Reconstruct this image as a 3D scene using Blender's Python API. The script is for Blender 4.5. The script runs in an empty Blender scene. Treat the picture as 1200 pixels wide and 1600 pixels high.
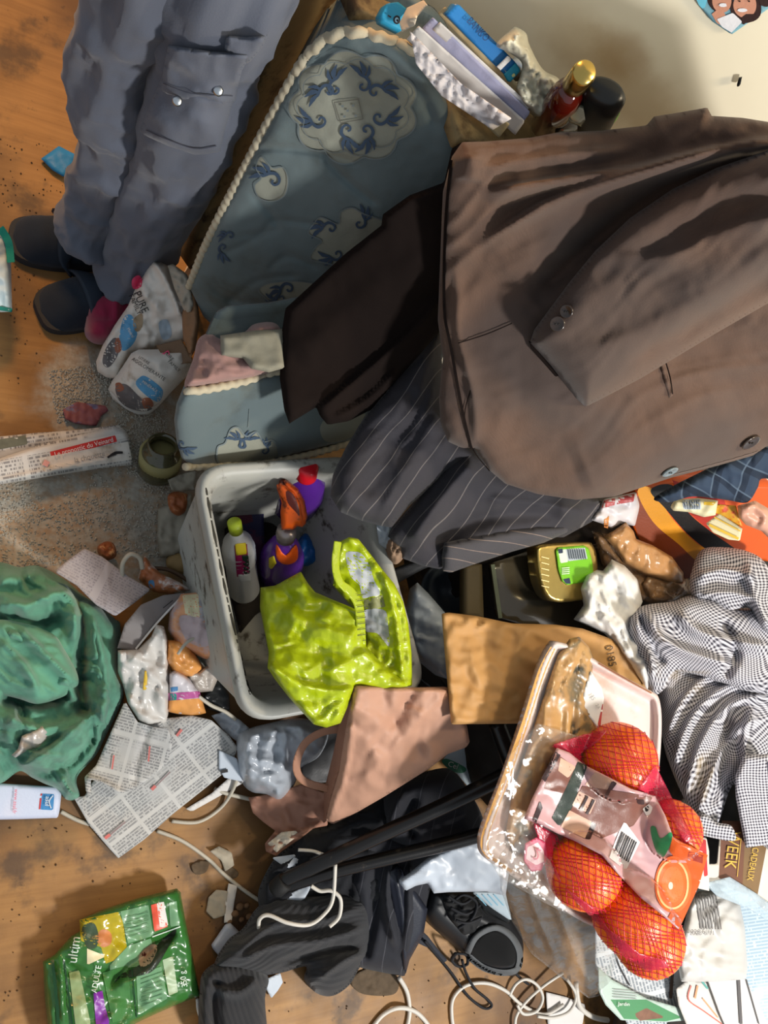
import bpy, math, random
import numpy as np
from mathutils import Vector, Matrix
from mathutils.bvhtree import BVHTree

# ------------------------------------------------------------------ camera, light, exposure
C = bpy.context.scene.collection
SC = bpy.context.scene
FP = 1200.0; CAMH = 1.5
_n = np.array([-710., -200., -1200.]); _n /= np.linalg.norm(_n)
_Z = -_n; _X = np.array([1., 0, 0]) - _Z[0] * _Z; _X /= np.linalg.norm(_X); _Y = np.cross(_Z, _X)
RM = np.array([_X, _Y, _Z]); CAM = np.array([0, 0, CAMH])
cd = bpy.data.cameras.new('camera'); cam = bpy.data.objects.new('camera', cd); C.objects.link(cam)
cd.sensor_fit = 'VERTICAL'; cd.sensor_height = 36; cd.sensor_width = 27; cd.lens = 27; cd.clip_start = .02
cam.matrix_world = Matrix.Translation((0, 0, CAMH)) @ Matrix([list(r) for r in RM]).to_4x4()
SC.camera = cam
SC.view_settings.view_transform = 'Standard'; SC.view_settings.look = 'None'
SC.view_settings.exposure = 0.12; SC.view_settings.gamma = 1; SC.view_settings.use_curve_mapping = False

w = bpy.data.worlds.new('room_air'); SC.world = w; w.use_nodes = True
w.node_tree.nodes['Background'].inputs[0].default_value = (.82, .91, 1, 1)
w.node_tree.nodes['Background'].inputs[1].default_value = .46

def area(name, loc, target, size, power, col, sy=None):
    l = bpy.data.lights.new(name, 'AREA'); l.energy = power; l.color = col; l.size = size
    if sy: l.shape = 'RECTANGLE'; l.size_y = sy
    o = bpy.data.objects.new(name, l); C.objects.link(o); o.location = loc
    o.rotation_euler = (Vector(target) - Vector(loc)).to_track_quat('-Z', 'Y').to_euler()
    return o
area('window_daylight', (1.75, -1.55, 2.15), (.9, .2, .2), .26, 70, (1, .97, .92), .34)
area('warm_wall_fill', (1.15, .25, 1.75), (.75, .7, 1.0), .18, 8, (1, .82, .56))  # added warm fill that brightens the cream wall
area('hall_lamp', (-.25, 1.75, 1.7), (.1, 1.1, 0), .3, 24, (1, .5, .14))

# ------------------------------------------------------------------ geometry helpers
def rays(P):
    P = np.asarray(P, float).reshape(-1, 2)
    D = np.stack([(P[:, 0] - 600) / FP, (800 - P[:, 1]) / FP, -np.ones(len(P))], 1)
    return D @ RM.T
def at(px, py, z):
    d = rays([(px, py)])[0]; return CAM + (z - CAMH) / d[2] * d
def depth_of(p):
    return -(((np.asarray(p) - CAM) @ RM)[..., 2])
def proj(p):
    c = (np.asarray(p) - CAM) @ RM
    return np.array([600 + FP * c[0] / -c[2], 800 - FP * c[1] / -c[2]])

def tps(ctrl):
    c = np.array(ctrl, float); XY = c[:, :2] / 1000
    t = (c[:, 2] - CAMH) / rays(c[:, :2])[:, 2]; v = 1 / t; n = len(c)
    if n <= 3:
        A = np.c_[XY, np.ones(n)]; s = np.linalg.lstsq(A, v, rcond=None)[0]
        return lambda P: 1 / (np.c_[np.asarray(P) / 1000, np.ones(len(P))] @ s)
    def K(a, b):
        r2 = ((a[:, None] - b[None]) ** 2).sum(2); return .5 * r2 * np.log(r2 + 1e-12)
    M = np.zeros((n + 3, n + 3)); M[:n, :n] = K(XY, XY) + np.eye(n) * 1e-5
    M[:n, n:] = np.c_[XY, np.ones(n)]; M[n:, :n] = M[:n, n:].T
    s = np.linalg.solve(M, np.r_[v, 0, 0, 0])
    def f(P):
        Q = np.asarray(P) / 1000
        return 1 / (K(Q, XY) @ s[:n] + np.c_[Q, np.ones(len(Q))] @ s[n:])
    return f

def segd(P, A, B):
    """distance and sign of points P to polyline segments A->B"""
    d = B - A; L2 = (d ** 2).sum(1) + 1e-9
    best = np.full(len(P), 1e9); sg = np.ones(len(P)); near = np.zeros((len(P), 2)); prm = np.zeros(len(P))
    for i in range(len(A)):
        q = P - A[i]; u = np.clip((q @ d[i]) / L2[i], 0, 1)
        c = A[i] + u[:, None] * d[i]; dd = np.sqrt(((P - c) ** 2).sum(1)); m = dd < best
        best[m] = dd[m]; near[m] = c[m]; prm[m] = (i + u[m]) / len(A)
        cr = d[i, 0] * q[:, 1] - d[i, 1] * q[:, 0]; sg[m] = np.sign(cr[m])
    return best, sg, near, prm
def inside(P, poly):
    x, y = P[:, 0], P[:, 1]; r = np.zeros(len(P), bool); A = poly; B = np.roll(poly, -1, 0)
    for (x1, y1), (x2, y2) in zip(A, B):
        if y1 == y2: continue
        c = ((y1 > y) != (y2 > y)) & (x < (x2 - x1) * (y - y1) / (y2 - y1) + x1); r ^= c
    return r
def smooth(pts, k=5, closed=True):
    p = np.array(pts, float); n = len(p); out = []
    idx = range(n) if closed else range(n - 1)
    for i in idx:
        if closed: a, b, c, d = p[i - 1], p[i], p[(i + 1) % n], p[(i + 2) % n]
        else: a, b, c, d = p[max(i - 1, 0)], p[i], p[i + 1], p[min(i + 2, n - 1)]
        for j in range(k):
            t = j / k
            out.append(.5 * (2 * b + (c - a) * t + (2 * a - 5 * b + 4 * c - d) * t * t + (3 * b - a - 3 * c + d) * t ** 3))
    if not closed: out.append(p[-1])
    return np.array(out)

def _h(ix, iy, s):
    v = (ix.astype(np.int64) * 374761393 + iy.astype(np.int64) * 668265263 + s * 974711 + 12345) & 0xffffffff
    v = ((v ^ (v >> 13)) * 1274126177) & 0xffffffff
    return ((v ^ (v >> 16)) & 0xffff) / 65535.0
def vn(x, y, s=0):
    ix, iy = np.floor(x), np.floor(y); fx, fy = x - ix, y - iy
    fx = fx * fx * fx * (fx * (fx * 6 - 15) + 10); fy = fy * fy * fy * (fy * (fy * 6 - 15) + 10)
    a, b, c, d = _h(ix, iy, s), _h(ix + 1, iy, s), _h(ix, iy + 1, s), _h(ix + 1, iy + 1, s)
    return (a * (1 - fx) + b * fx) * (1 - fy) + (c * (1 - fx) + d * fx) * fy
def fbm(x, y, s=0, o=4):
    r = 0; a = .5; 
    for i in range(o): r = r + a * vn(x * 2 ** i + 7.3 * i, y * 2 ** i - 3.1 * i, s + i); a *= .5
    return r / (1 - .5 ** o)
def ridge(x, y, s=0, o=3):
    r = 0; a = .6
    for i in range(o): r = r + a * (1 - np.abs(2 * vn(x * 2 ** i + 5.3 * i, y * 2 ** i - 2.7 * i, s + i) - 1)); a *= .45
    return r
def crease(x, y, s=0, n=5):
    rg = random.Random(s); r = 0
    wx = fbm(x * .5, y * .5, s, 2) * 1.6; wy = fbm(x * .5 + 9, y * .5 + 4, s + 5, 2) * 1.6
    for i in range(n):
        a = rg.uniform(0, math.pi); f = rg.uniform(.5, 1.6)
        q = ((x + wx) * math.cos(a) + (y + wy) * math.sin(a)) * f + rg.random()
        r = r + np.abs(2 * (q - np.floor(q)) - 1) / f * (.3 + .9 * vn(x * .6 + i * 9, y * .6, s + i))
    return r / n

WL = {}
def link(name, V, Fc, mats, midx=None, parent=None, uvs=None, smoothf=True):
    V = np.asarray(V, float); lo, hi = V.min(0), V.max(0)
    c = np.array([(lo[0] + hi[0]) / 2, (lo[1] + hi[1]) / 2, lo[2]])
    me = bpy.data.meshes.new(name); me.from_pydata((V - c).tolist(), [], Fc)
    for m in (mats if isinstance(mats, (list, tuple)) else [mats]): me.materials.append(m)
    n = len(me.polygons)
    if midx is not None: me.polygons.foreach_set('material_index', np.array(midx, np.int32))
    me.polygons.foreach_set('use_smooth', np.full(n, smoothf))
    if uvs is not None:
        ul = me.uv_layers.new(name='UVMap'); li = np.zeros(len(me.loops), np.int32); me.loops.foreach_get('vertex_index', li)
        ul.data.foreach_set('uv', np.asarray(uvs)[li].astype(np.float32).ravel())
    me.update()
    o = bpy.data.objects.new(name, me); C.objects.link(o); WL[o] = c
    setp(o, c, parent); return o
def setp(o, c, parent):
    if parent is not None:
        o.parent = parent; o.location = Vector(c) - Vector(WL[parent])
    else: o.location = c
def thing(name, label, cat, loc, group=None):
    o = bpy.data.objects.new(name, None); C.objects.link(o); o.empty_display_size = .05
    WL[o] = np.array(loc, float); o.location = loc; tag(o, label, cat, group); return o
def tag(o, label=None, cat=None, group=None, kind=None):
    if label: o['label'] = label
    if cat: o['category'] = cat
    if group: o['group'] = group
    if kind: o['kind'] = kind
    return o

def gridin(poly, step):
    lo, hi = poly.min(0) - step, poly.max(0) + step
    nx, ny = int((hi[0] - lo[0]) / step) + 2, int((hi[1] - lo[1]) / step) + 2
    gx, gy = np.meshgrid(np.arange(nx), np.arange(ny)); P = np.c_[gx.ravel(), gy.ravel()] * step + lo
    cc = (P.reshape(ny, nx, 2)[:-1, :-1] + step / 2).reshape(-1, 2)
    ins = inside(cc, poly).reshape(ny - 1, nx - 1)
    cnt = np.zeros((ny, nx), int)
    for dy in (0, 1):
        for dx in (0, 1): cnt[dy:dy + ny - 1, dx:dx + nx - 1] += ins
    used = (cnt > 0).ravel(); idx = -np.ones(nx * ny, int); idx[used] = np.arange(used.sum())
    j, i = np.nonzero(ins); a = j * nx + i
    Q = np.stack([idx[a], idx[a + nx], idx[a + nx + 1], idx[a + 1]], 1)
    V = P[used]; bd = cnt.ravel()[used] < 4
    A = poly; B = np.roll(poly, -1, 0)
    if bd.any():
        _, _, nr, _ = segd(V[bd], A, B); V[bd] = nr
    # boundary directed edges
    E = {}
    for q in Q.tolist():
        for k in range(4):
            e = (q[k], q[(k + 1) % 4])
            if (e[1], e[0]) in E: del E[(e[1], e[0])]
            else: E[e] = 1
    return V, Q, list(E.keys())

_txt = {}
def text_mesh(s):
    if s not in _txt:
        cu = bpy.data.curves.new('t', 'FONT'); cu.body = s; cu.size = 1; cu.align_x = 'CENTER'; cu.align_y = 'CENTER'; cu.resolution_u = 3
        o = bpy.data.objects.new('t', cu); C.objects.link(o); dg = bpy.context.evaluated_depsgraph_get()
        me = bpy.data.meshes.new_from_object(o.evaluated_get(dg))
        _txt[s] = (np.array([v.co[:2] for v in me.vertices]).reshape(-1, 2), [list(p.vertices) for p in me.polygons])
        bpy.data.objects.remove(o); bpy.data.curves.remove(cu); bpy.data.meshes.remove(me)
    return _txt[s]

class Surf:
    """a surface seen through depth(P) with relief h(P); gives world points"""
    def __init__(s, depth, hfun): s.depth = depth; s.h = hfun
    def __call__(s, P, off=0.):
        P = np.asarray(P, float).reshape(-1, 2)
        return CAM + rays(P) * (s.depth(P) - s.h(P) - off)[:, None]

def strip_poly(pts, wd):
    p = np.array(pts, float); w_ = np.asarray(wd, float) * np.ones(len(p)); t = np.gradient(p, axis=0)
    t /= np.linalg.norm(t, axis=1)[:, None] + 1e-9; nn = np.c_[-t[:, 1], t[:, 0]]
    return np.r_[p + nn * w_[:, None] / 2, (p - nn * w_[:, None] / 2)[::-1]]

def sheet(name, outline, ctrl, mat_, parent=None, folds=(), puff=None, noise=None, aniso=(), crs=None, rdg=None,
          step=5, thick=.0015, dirn=None, sm=False, uv=(0, 1, 0, 0), decals=(), texts=(), lines=(), extra=None, back=None, holes=(), seed=1, sidemat=None):
    """outline in photo pixels lies on the surface through ctrl (pixel, pixel, height); relief is in metres"""
    poly = smooth(outline) if sm else np.array(outline, float)
    base = ctrl if callable(ctrl) else tps(ctrl)
    A, B = poly, np.roll(poly, -1, 0)
    fl = []
    for f in folds:
        pts = smooth(f[0], 4, False) if len(f[0]) > 2 else np.array(f[0], float)
        fl.append((pts, f[1], f[2], f[3] if len(f) > 3 else 1.))
    def h(P):
        r = np.zeros(len(P))
        for pts, wd, am, asy in fl:
            d, sg, _, u = segd(P, pts[:-1], pts[1:])
            ww = np.where(sg > 0, wd, wd * asy); r += am * np.exp(-(d / ww) ** 2) * np.clip(np.minimum(u, 1 - u) * 6 + .25, 0, 1)
        for (ang, L, W, am, sd) in aniso:
            a = math.radians(ang); x = P[:, 0] * math.cos(a) + P[:, 1] * math.sin(a); y = -P[:, 0] * math.sin(a) + P[:, 1] * math.cos(a)
            y = y + (fbm(P[:, 0] / L / .8, P[:, 1] / L / .8, sd + 3, 2) - .5) * W * 3
            r += am * (ridge(x / L, y / W, sd, 2) - .5)
        if noise: r += noise[0] * (fbm(P[:, 0] / noise[1], P[:, 1] / noise[1], seed, 4) - .5)
        if crs: r += crs[0] * (crease(P[:, 0] / crs[1], P[:, 1] / crs[1], seed) - .25) + crs[0] * .32 * (crease(P[:, 0] / crs[1] / .36, P[:, 1] / crs[1] / .36, seed + 9) - .25)
        if rdg: r += rdg[0] * (ridge(P[:, 0] / rdg[1], P[:, 1] / rdg[1], seed) - .5)
        if puff:
            d, _, _, _ = segd(P, A, B); q = np.clip(d / puff[1], 0, 1); e = np.sqrt(1 - (1 - q) ** 2)
            r = r * np.clip(q * 2.5, 0.1, 1) + puff[0] * e
        if extra: r = r + extra(P)
        return r
    S = Surf(base, h)
    V, Q, E = gridin(poly, step)
    T = S(V); n = len(T)
    if dirn is not None: off = np.array(dirn, float) * thick * np.ones((n, 1))
    elif thick > .01:
        c = T.mean(0); _, _, vt = np.linalg.svd((T - c)[:: max(1, n // 500)]); nn = vt[2]
        if nn @ (CAM - c) < 0: nn = -nn
        off = -nn * thick * np.ones((n, 1))
    else: off = rays(V) * thick
    VV = [T, T + off]; Fc = Q.tolist(); mi = [0] * len(Fc)
    smd = 1 if sidemat else 0
    Fc += [[q + n for q in f[::-1]] for f in Q.tolist()]; mi += [smd if back is None else 1] * len(Q)
    Fc += [[b, a, a + n, b + n] for a, b in E]; mi += [smd] * len(E)
    ca, sa = math.cos(math.radians(uv[0])), math.sin(math.radians(uv[0]))
    def uvf(P):
        wv = uv[2] * 60 if len(uv) > 2 else 0; k = uv[3] if len(uv) > 3 else 0
        x = P[:, 0] + (fbm(P[:, 0] / 90, P[:, 1] / 90, 31, 2) - .5) * wv; y = P[:, 1] + (fbm(P[:, 0] / 90 + 8, P[:, 1] / 90, 32, 2) - .5) * wv
        if k: hh = S.h(P) * k; x = x + hh; y = y + hh * .7
        return np.c_[(x * ca + y * sa), (-x * sa + y * ca)] / 100 * uv[1]
    U = [uvf(V), uvf(V)]; tot = 2 * n
    mats = [mat_] + ([sidemat] if sidemat else []) + ([back] if back and not sidemat else [])
    def mslot(m):
        if m not in mats: mats.append(m)
        return mats.index(m)
    lay = 0
    def addflat(poly2, m, stp, lay):
        nonlocal tot
        v, q, _ = gridin(np.array(poly2, float), stp)
        if len(q) == 0: return
        VV.append(S(v, .0004 + lay)); U.append(uvf(v)); Fc.extend((q + tot).tolist()); mi.extend([mslot(m)] * len(q)); tot += len(v)
    for k, dcl in enumerate(decals): addflat(smooth(dcl[0]) if len(dcl) > 2 and dcl[2] else dcl[0], dcl[1], min(step, 4), .0001 * (k % 26))
    for ln in lines: 
        pts = smooth(ln[0], 5, False) if len(ln[0]) > 2 else np.linspace(ln[0][0], ln[0][1], 12)
        wd = ln[1] if np.isscalar(ln[1]) else np.interp(np.linspace(0, 1, len(pts)), np.linspace(0, 1, len(ln[1])), ln[1])
        p = np.array(pts, float); t = np.gradient(p, axis=0); t /= np.linalg.norm(t, axis=1)[:, None] + 1e-9; nn = np.c_[-t[:, 1], t[:, 0]] * (np.asarray(wd) * np.ones(len(p)))[:, None] / 2
        v = np.r_[p + nn, p - nn]; k = len(p)
        VV.append(S(v, .0032)); U.append(uvf(v)); Fc.extend([[tot + i, tot + i + 1, tot + k + i + 1, tot + k + i][::-1] for i in range(k - 1)]); mi.extend([mslot(ln[2])] * (k - 1)); tot += len(v)
    for tx in texts:
        s_, cx, cy, sz, ang, m = tx[:6]; sx = tx[6] if len(tx) > 6 else 1
        v2, f2 = text_mesh(s_); a = math.radians(ang); x = v2[:, 0] * sz * sx; y = -v2[:, 1] * sz
        v = np.c_[cx + x * math.cos(a) - y * math.sin(a), cy + x * math.sin(a) + y * math.cos(a)]
        VV.append(S(v, .005)); U.append(uvf(v)); Fc.extend([[i + tot for i in f] for f in f2]); mi.extend([mslot(m)] * len(f2)); tot += len(v)
    o = link(name, np.concatenate(VV), Fc, mats, mi, parent, np.concatenate(U))
    o_S[o.name] = S
    return o
o_S = {}

def on(obj):
    """depth function that follows an existing object's surface, as seen from the camera"""
    me = obj.data; bv = BVHTree.FromPolygons([tuple(np.array(v.co) + WL[obj]) for v in me.vertices], [tuple(p.vertices) for p in me.polygons])
    def f(P):
        P = np.asarray(P, float); R_ = rays(P); out = np.full(len(P), np.nan)
        for i, r in enumerate(R_):
            L = np.linalg.norm(r); loc, nm, ix, dist = bv.ray_cast(Vector(CAM), Vector(r / L))
            if loc is not None: out[i] = dist / L
        bad = np.isnan(out)
        if bad.any() and (~bad).any():
            g = np.nonzero(~bad)[0]
            for i in np.nonzero(bad)[0]: out[i] = out[g[np.argmin(((P[g] - P[i]) ** 2).sum(1))]]
        return out
    return f

def tube3(pts, radii, seg=10, sub=5, squash=1, sqdir=None, disp=None, cap=True, closed=False):
    P = np.array(pts, float); R_ = np.interp(np.linspace(0, 1, (len(P) - 1) * sub + 1), np.linspace(0, 1, len(P)), np.array(radii, float) * np.ones(len(P)))
    if len(P) > 2: P = smooth(P, sub, False)
    else: P = np.linspace(P[0], P[1], sub + 1)
    T = np.gradient(P, axis=0); T /= np.linalg.norm(T, axis=1)[:, None] + 1e-12
    up = np.array(sqdir if sqdir is not None else (0.13, .21, .97), float); V = []
    for i in range(len(P)):
        a = up - (up @ T[i]) * T[i]
        if np.linalg.norm(a) < 1e-4: a = np.array([1., .3, 0]) - T[i] * T[i, 0]
        a /= np.linalg.norm(a); b = np.cross(T[i], a)
        for k in range(seg):
            th = 2 * math.pi * k / seg; r = R_[i]
            if disp: r += disp(i / (len(P) - 1), th)
            V.append(P[i] + a * math.cos(th) * r * squash + b * math.sin(th) * r)
    n = len(P); Fc = [[i * seg + k, i * seg + (k + 1) % seg, (i + 1) * seg + (k + 1) % seg, (i + 1) * seg + k] for i in range(n - 1) for k in range(seg)]
    if cap: Fc += [list(range(seg))[::-1], [(n - 1) * seg + k for k in range(seg)]]
    return V, Fc
def tube(name, pts, radii, m, parent=None, world=False, **k):
    P = [p if world else at(*p) for p in pts]
    V, Fc = tube3(P, radii, **k)
    u = np.array([[ (i % k.get('seg', 10)) / k.get('seg', 10) , i // k.get('seg', 10) * .1] for i in range(len(V))])
    return link(name, V, Fc, m, parent=parent, uvs=u)
def lathe(name, A, B, prof, m, parent=None, seg=24, flat=1, fdir=None, world=False, sub=1):
    a, b = (np.array(A, float), np.array(B, float)) if world else (at(*A), at(*B)); ax = b - a; L = np.linalg.norm(ax); ax = ax / L
    up = np.array(fdir if fdir is not None else (CAM - a)); up = up - (up @ ax) * ax; up /= np.linalg.norm(up); sd = np.cross(ax, up)
    V = []; 
    for s, r in prof:
        for k in range(seg):
            th = 2 * math.pi * k / seg; V.append(a + ax * s * L + up * math.cos(th) * r * flat + sd * math.sin(th) * r)
    n = len(prof); Fc = [[i * seg + k, i * seg + (k + 1) % seg, (i + 1) * seg + (k + 1) % seg, (i + 1) * seg + k] for i in range(n - 1) for k in range(seg)]
    Fc += [list(range(seg))[::-1], [(n - 1) * seg + k for k in range(seg)]]
    u = [[(i % seg) / seg, prof[i // seg][0]] for i in range(len(V))]
    return link(name, V, Fc, m, parent=parent, uvs=u)
def ball(name, c, r, m, parent=None, sx=(1, 1, 1), bumpy=0, seg=24, seed=0):
    V = []; Fc = []; n = seg // 2
    for i in range(n + 1):
        ph = math.pi * i / n
        for k in range(seg):
            th = 2 * math.pi * k / seg; d = np.array([math.sin(ph) * math.cos(th), math.sin(ph) * math.sin(th), math.cos(ph)])
            b = 1 + bumpy * (float(fbm(np.array([d[0] * 2 + 5 + d[2]]), np.array([d[1] * 2 + 5 - d[2]]), seed)[0]) - .5)
            V.append(np.array(c) + d * r * b * np.array(sx))
    for i in range(n):
        for k in range(seg): Fc.append([i * seg + k, (i + 1) * seg + k, (i + 1) * seg + (k + 1) % seg, i * seg + (k + 1) % seg])
    return link(name, V, Fc, m, parent=parent)

# ------------------------------------------------------------------ materials
class NB:
    def __init__(s, name):
        s.m = bpy.data.materials.new(name); s.m.use_nodes = True; s.t = s.m.node_tree; s.n = s.t.nodes; s.l = s.t.links
        s.b = s.n['Principled BSDF']; s.out = s.n['Material Output']
    def add(s, ty, **kw):
        n = s.n.new(ty)
        for k, v in kw.items():
            if k.startswith('i_'): n.inputs[k[2:].replace('_', ' ')].default_value = v
            else: setattr(n, k, v)
        return n
    def math(s, op, a, b=None, c=None):
        n = s.n.new('ShaderNodeMath'); n.operation = op
        for i, v in enumerate((a, b, c)):
            if v is None: continue
            if isinstance(v, (int, float)): n.inputs[i].default_value = v
            else: s.l.new(v, n.inputs[i])
        return n.outputs[0]
    def mix(s, f, a, b, mode='MIX'):
        n = s.n.new('ShaderNodeMix'); n.data_type = 'RGBA'; n.blend_type = mode
        for i, v in ((0, f), (6, a), (7, b)):
            if isinstance(v, (int, float)): n.inputs[i].default_value = v
            elif isinstance(v, tuple): n.inputs[i].default_value = (*v[:3], 1)
            else: s.l.new(v, n.inputs[i])
        return n.outputs[2]
    def noise(s, scale, detail=4, rough=.55, vec=None, out=0, dist=0):
        n = s.n.new('ShaderNodeTexNoise'); n.inputs['Scale'].default_value = scale; n.inputs['Detail'].default_value = detail; n.inputs['Roughness'].default_value = rough
        n.inputs['Distortion'].default_value = dist
        s.l.new(vec if vec is not None else s.pos(), n.inputs['Vector']); return n.outputs[out]
    def pos(s):
        if not hasattr(s, '_p'): s._p = s.n.new('ShaderNodeNewGeometry').outputs['Position']
        return s._p
    def uv(s):
        if not hasattr(s, '_u'):
            u = s.n.new('ShaderNodeUVMap'); u.uv_map = 'UVMap'; sp = s.n.new('ShaderNodeSeparateXYZ'); s.l.new(u.outputs[0], sp.inputs[0]); s._u = (sp.outputs[0], sp.outputs[1], u.outputs[0])
        return s._u
    def step(s, v, lo, hi):
        n = s.n.new('ShaderNodeMapRange'); n.interpolation_type = 'SMOOTHSTEP'; s.l.new(v, n.inputs[0]); n.inputs[1].default_value = lo; n.inputs[2].default_value = hi; return n.outputs[0]
    def bump(s, hts, dist=.001):
        prev = None
        for hgt, st in hts:
            n = s.n.new('ShaderNodeBump'); n.inputs['Strength'].default_value = st; n.inputs['Distance'].default_value = dist; s.l.new(hgt, n.inputs['Height'])
            if prev is not None: s.l.new(prev, n.inputs['Normal'])
            prev = n.outputs[0]
        s.l.new(prev, s.b.inputs['Normal']); return prev
    def set(s, col=None, rough=.6, metal=0, spec=.5, sheen=0, trans=0, coat=0):
        b = s.b
        if col is not None:
            if isinstance(col, tuple): b.inputs['Base Color'].default_value = (*col, 1)
            else: s.l.new(col, b.inputs['Base Color'])
        if isinstance(rough, (int, float)): b.inputs['Roughness'].default_value = rough
        else: s.l.new(rough, b.inputs['Roughness'])
        b.inputs['Metallic'].default_value = metal; b.inputs['Specular IOR Level'].default_value = spec
        b.inputs['Sheen Weight'].default_value = sheen; b.inputs['Transmission Weight'].default_value = trans; b.inputs['Coat Weight'].default_value = coat
        return s.m
def srgb(r, g, b):
    f = lambda c: (c / 255 / 12.92) if c <= 10 else ((c / 255 + .055) / 1.055) ** 2.4
    return (f(r), f(g), f(b))
_mc = {}
def mat(name, rgb, rough=.6, metal=0, var=.25, vs=14, bump=.25, bs=260, dirt=None, ds=9, dt=(.5, .7), spec=.4, sheen=0, trans=0, coat=0):
    if name in _mc: return _mc[name]
    b = NB(name); c = srgb(*rgb); dk = tuple(x * (1 - var) for x in c)
    col = b.mix(b.noise(vs), dk, tuple(min(1, x * (1 + var * .6)) for x in c))
    if dirt: col = b.mix(b.step(b.noise(ds, 5, .65), *dt), col, srgb(*dirt))
    m = b.set(col, rough, metal, spec, sheen, trans, coat)
    if bump: b.bump([(b.noise(bs, 3), bump)])
    _mc[name] = m; return m
def film(name, tint=(240, 245, 250), op=.25, rough=.12, bs=28, bump=.8, gl=.35):
    """thin clear or milky plastic film"""
    if name in _mc: return _mc[name]
    b = NB(name); b.n.remove(b.b); c = srgb(*tint)
    nr = b.n.new('ShaderNodeBump'); nr.inputs['Strength'].default_value = bump; nr.inputs['Distance'].default_value = .006
    b.l.new(b.noise(bs, 4, .5, dist=1.2), nr.inputs['Height'])
    gls = b.add('ShaderNodeBsdfGlossy'); gls.inputs['Roughness'].default_value = rough; b.l.new(nr.outputs[0], gls.inputs['Normal'])
    df = b.add('ShaderNodeBsdfDiffuse'); df.inputs[0].default_value = (*c, 1); b.l.new(nr.outputs[0], df.inputs['Normal'])
    tr = b.add('ShaderNodeBsdfTransparent'); tr.inputs[0].default_value = (*[min(1, .86 + .14 * x) for x in c], 1)
    m1 = b.add('ShaderNodeMixShader'); b.l.new(b.math('MULTIPLY', b.noise(bs * .6, 4), op * 2), m1.inputs[0]); b.l.new(tr.outputs[0], m1.inputs[1]); b.l.new(df.outputs[0], m1.inputs[2])
    lw = b.add('ShaderNodeLayerWeight'); lw.inputs[0].default_value = gl; b.l.new(nr.outputs[0], lw.inputs['Normal'])
    lw.inputs[0].default_value = .5
    m2 = b.add('ShaderNodeMixShader'); b.l.new(b.math('ADD', b.math('MULTIPLY', b.math('POWER', lw.outputs['Facing'], 3), gl * 1.5), .045), m2.inputs[0]); b.l.new(m1.outputs[0], m2.inputs[1]); b.l.new(gls.outputs[0], m2.inputs[2])
    b.l.new(m2.outputs[0], b.out.inputs[0]); _mc[name] = b.m; return b.m
def newsprint(name, paper=(205, 205, 203), ink=(120, 120, 122), rows=26, colw=.62, rowh=.5, dirt=(150, 140, 125), density=.5, blue=None):
    if name in _mc: return _mc[name]
    b = NB(name); u, v, uvv = b.uv()
    row = b.math('FLOOR', b.math('MULTIPLY', v, rows)); fr = b.math('FRACT', b.math('MULTIPLY', v, rows))
    line = b.math('LESS_THAN', fr, .58)
    cb = b.n.new('ShaderNodeCombineXYZ'); b.l.new(b.math('MULTIPLY', u, 34), cb.inputs[0]); b.l.new(b.math('MULTIPLY', row, 3.7), cb.inputs[1])
    word = b.math('GREATER_THAN', b.noise(1.0, 1, vec=cb.outputs[0]), 1 - density - .06)
    gu = b.math('GREATER_THAN', b.math('FRACT', b.math('DIVIDE', u, colw)), .09)
    gv = b.math('GREATER_THAN', b.math('FRACT', b.math('DIVIDE', v, rowh)), .12)
    k = b.math('MULTIPLY', b.math('MULTIPLY', line, word), b.math('MULTIPLY', gu, gv))
    k = b.math('MULTIPLY', k, b.step(b.noise(11, 2), .3, .5))
    blk = b.math('MULTIPLY', b.math('MULTIPLY', gu, gv), .22)
    k = b.math('MAXIMUM', k, blk)
    c0 = b.mix(b.step(b.noise(12, 4), .5, .75), srgb(*paper), srgb(*[int(.8 * p + .2 * d) for p, d in zip(paper, dirt)]))
    col = b.mix(k, c0, srgb(*ink)); m = b.set(col, .8, spec=.2); b.bump([(b.noise(60, 3), .3)]); _mc[name] = m; return m
def stripes(name, rgb, srgb2, freq, wd=.06, rough=.75, freq2=None, sheen=.1, var=.3):
    if name in _mc: return _mc[name]
    b = NB(name); u, v, _ = b.uv(); c = srgb(*rgb)
    base = b.mix(b.noise(12), tuple(x * (1 - var) for x in c), tuple(x * (1 + var) for x in c))
    k = b.math('LESS_THAN', b.math('FRACT', b.math('MULTIPLY', u, freq)), wd)
    k = b.math('MULTIPLY', k, b.math('ADD', b.math('MULTIPLY', b.noise(90, 2), .7), .3))
    m = b.set(b.mix(k, base, srgb(*srgb2)), rough, sheen=sheen, spec=.25); b.bump([(b.noise(500, 2), .25)]); _mc[name] = m; return m
def gingham(name, a, bcol, f, f2=None, mid=.5):
    if name in _mc: return _mc[name]
    b = NB(name); u, v, _ = b.uv(); f2 = f2 or f
    ku = b.step(b.math('ABSOLUTE', b.math('SUBTRACT', b.math('FRACT', b.math('MULTIPLY', u, f)), .5)), .2, .3)
    kv = b.step(b.math('ABSOLUTE', b.math('SUBTRACT', b.math('FRACT', b.math('MULTIPLY', v, f2)), .5)), .2, .3)
    s = b.math('MULTIPLY', b.math('ADD', ku, kv), .5)
    col = b.mix(s, srgb(*a), srgb(*bcol)); col = b.mix(b.step(b.noise(7, 3), .55, .72), col, b.mix(.55, col, srgb(150, 130, 90)))
    m = b.set(col, .85, spec=.15, sheen=.1); b.bump([(b.noise(400, 2), .2)]); _mc[name] = m; return m
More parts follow.
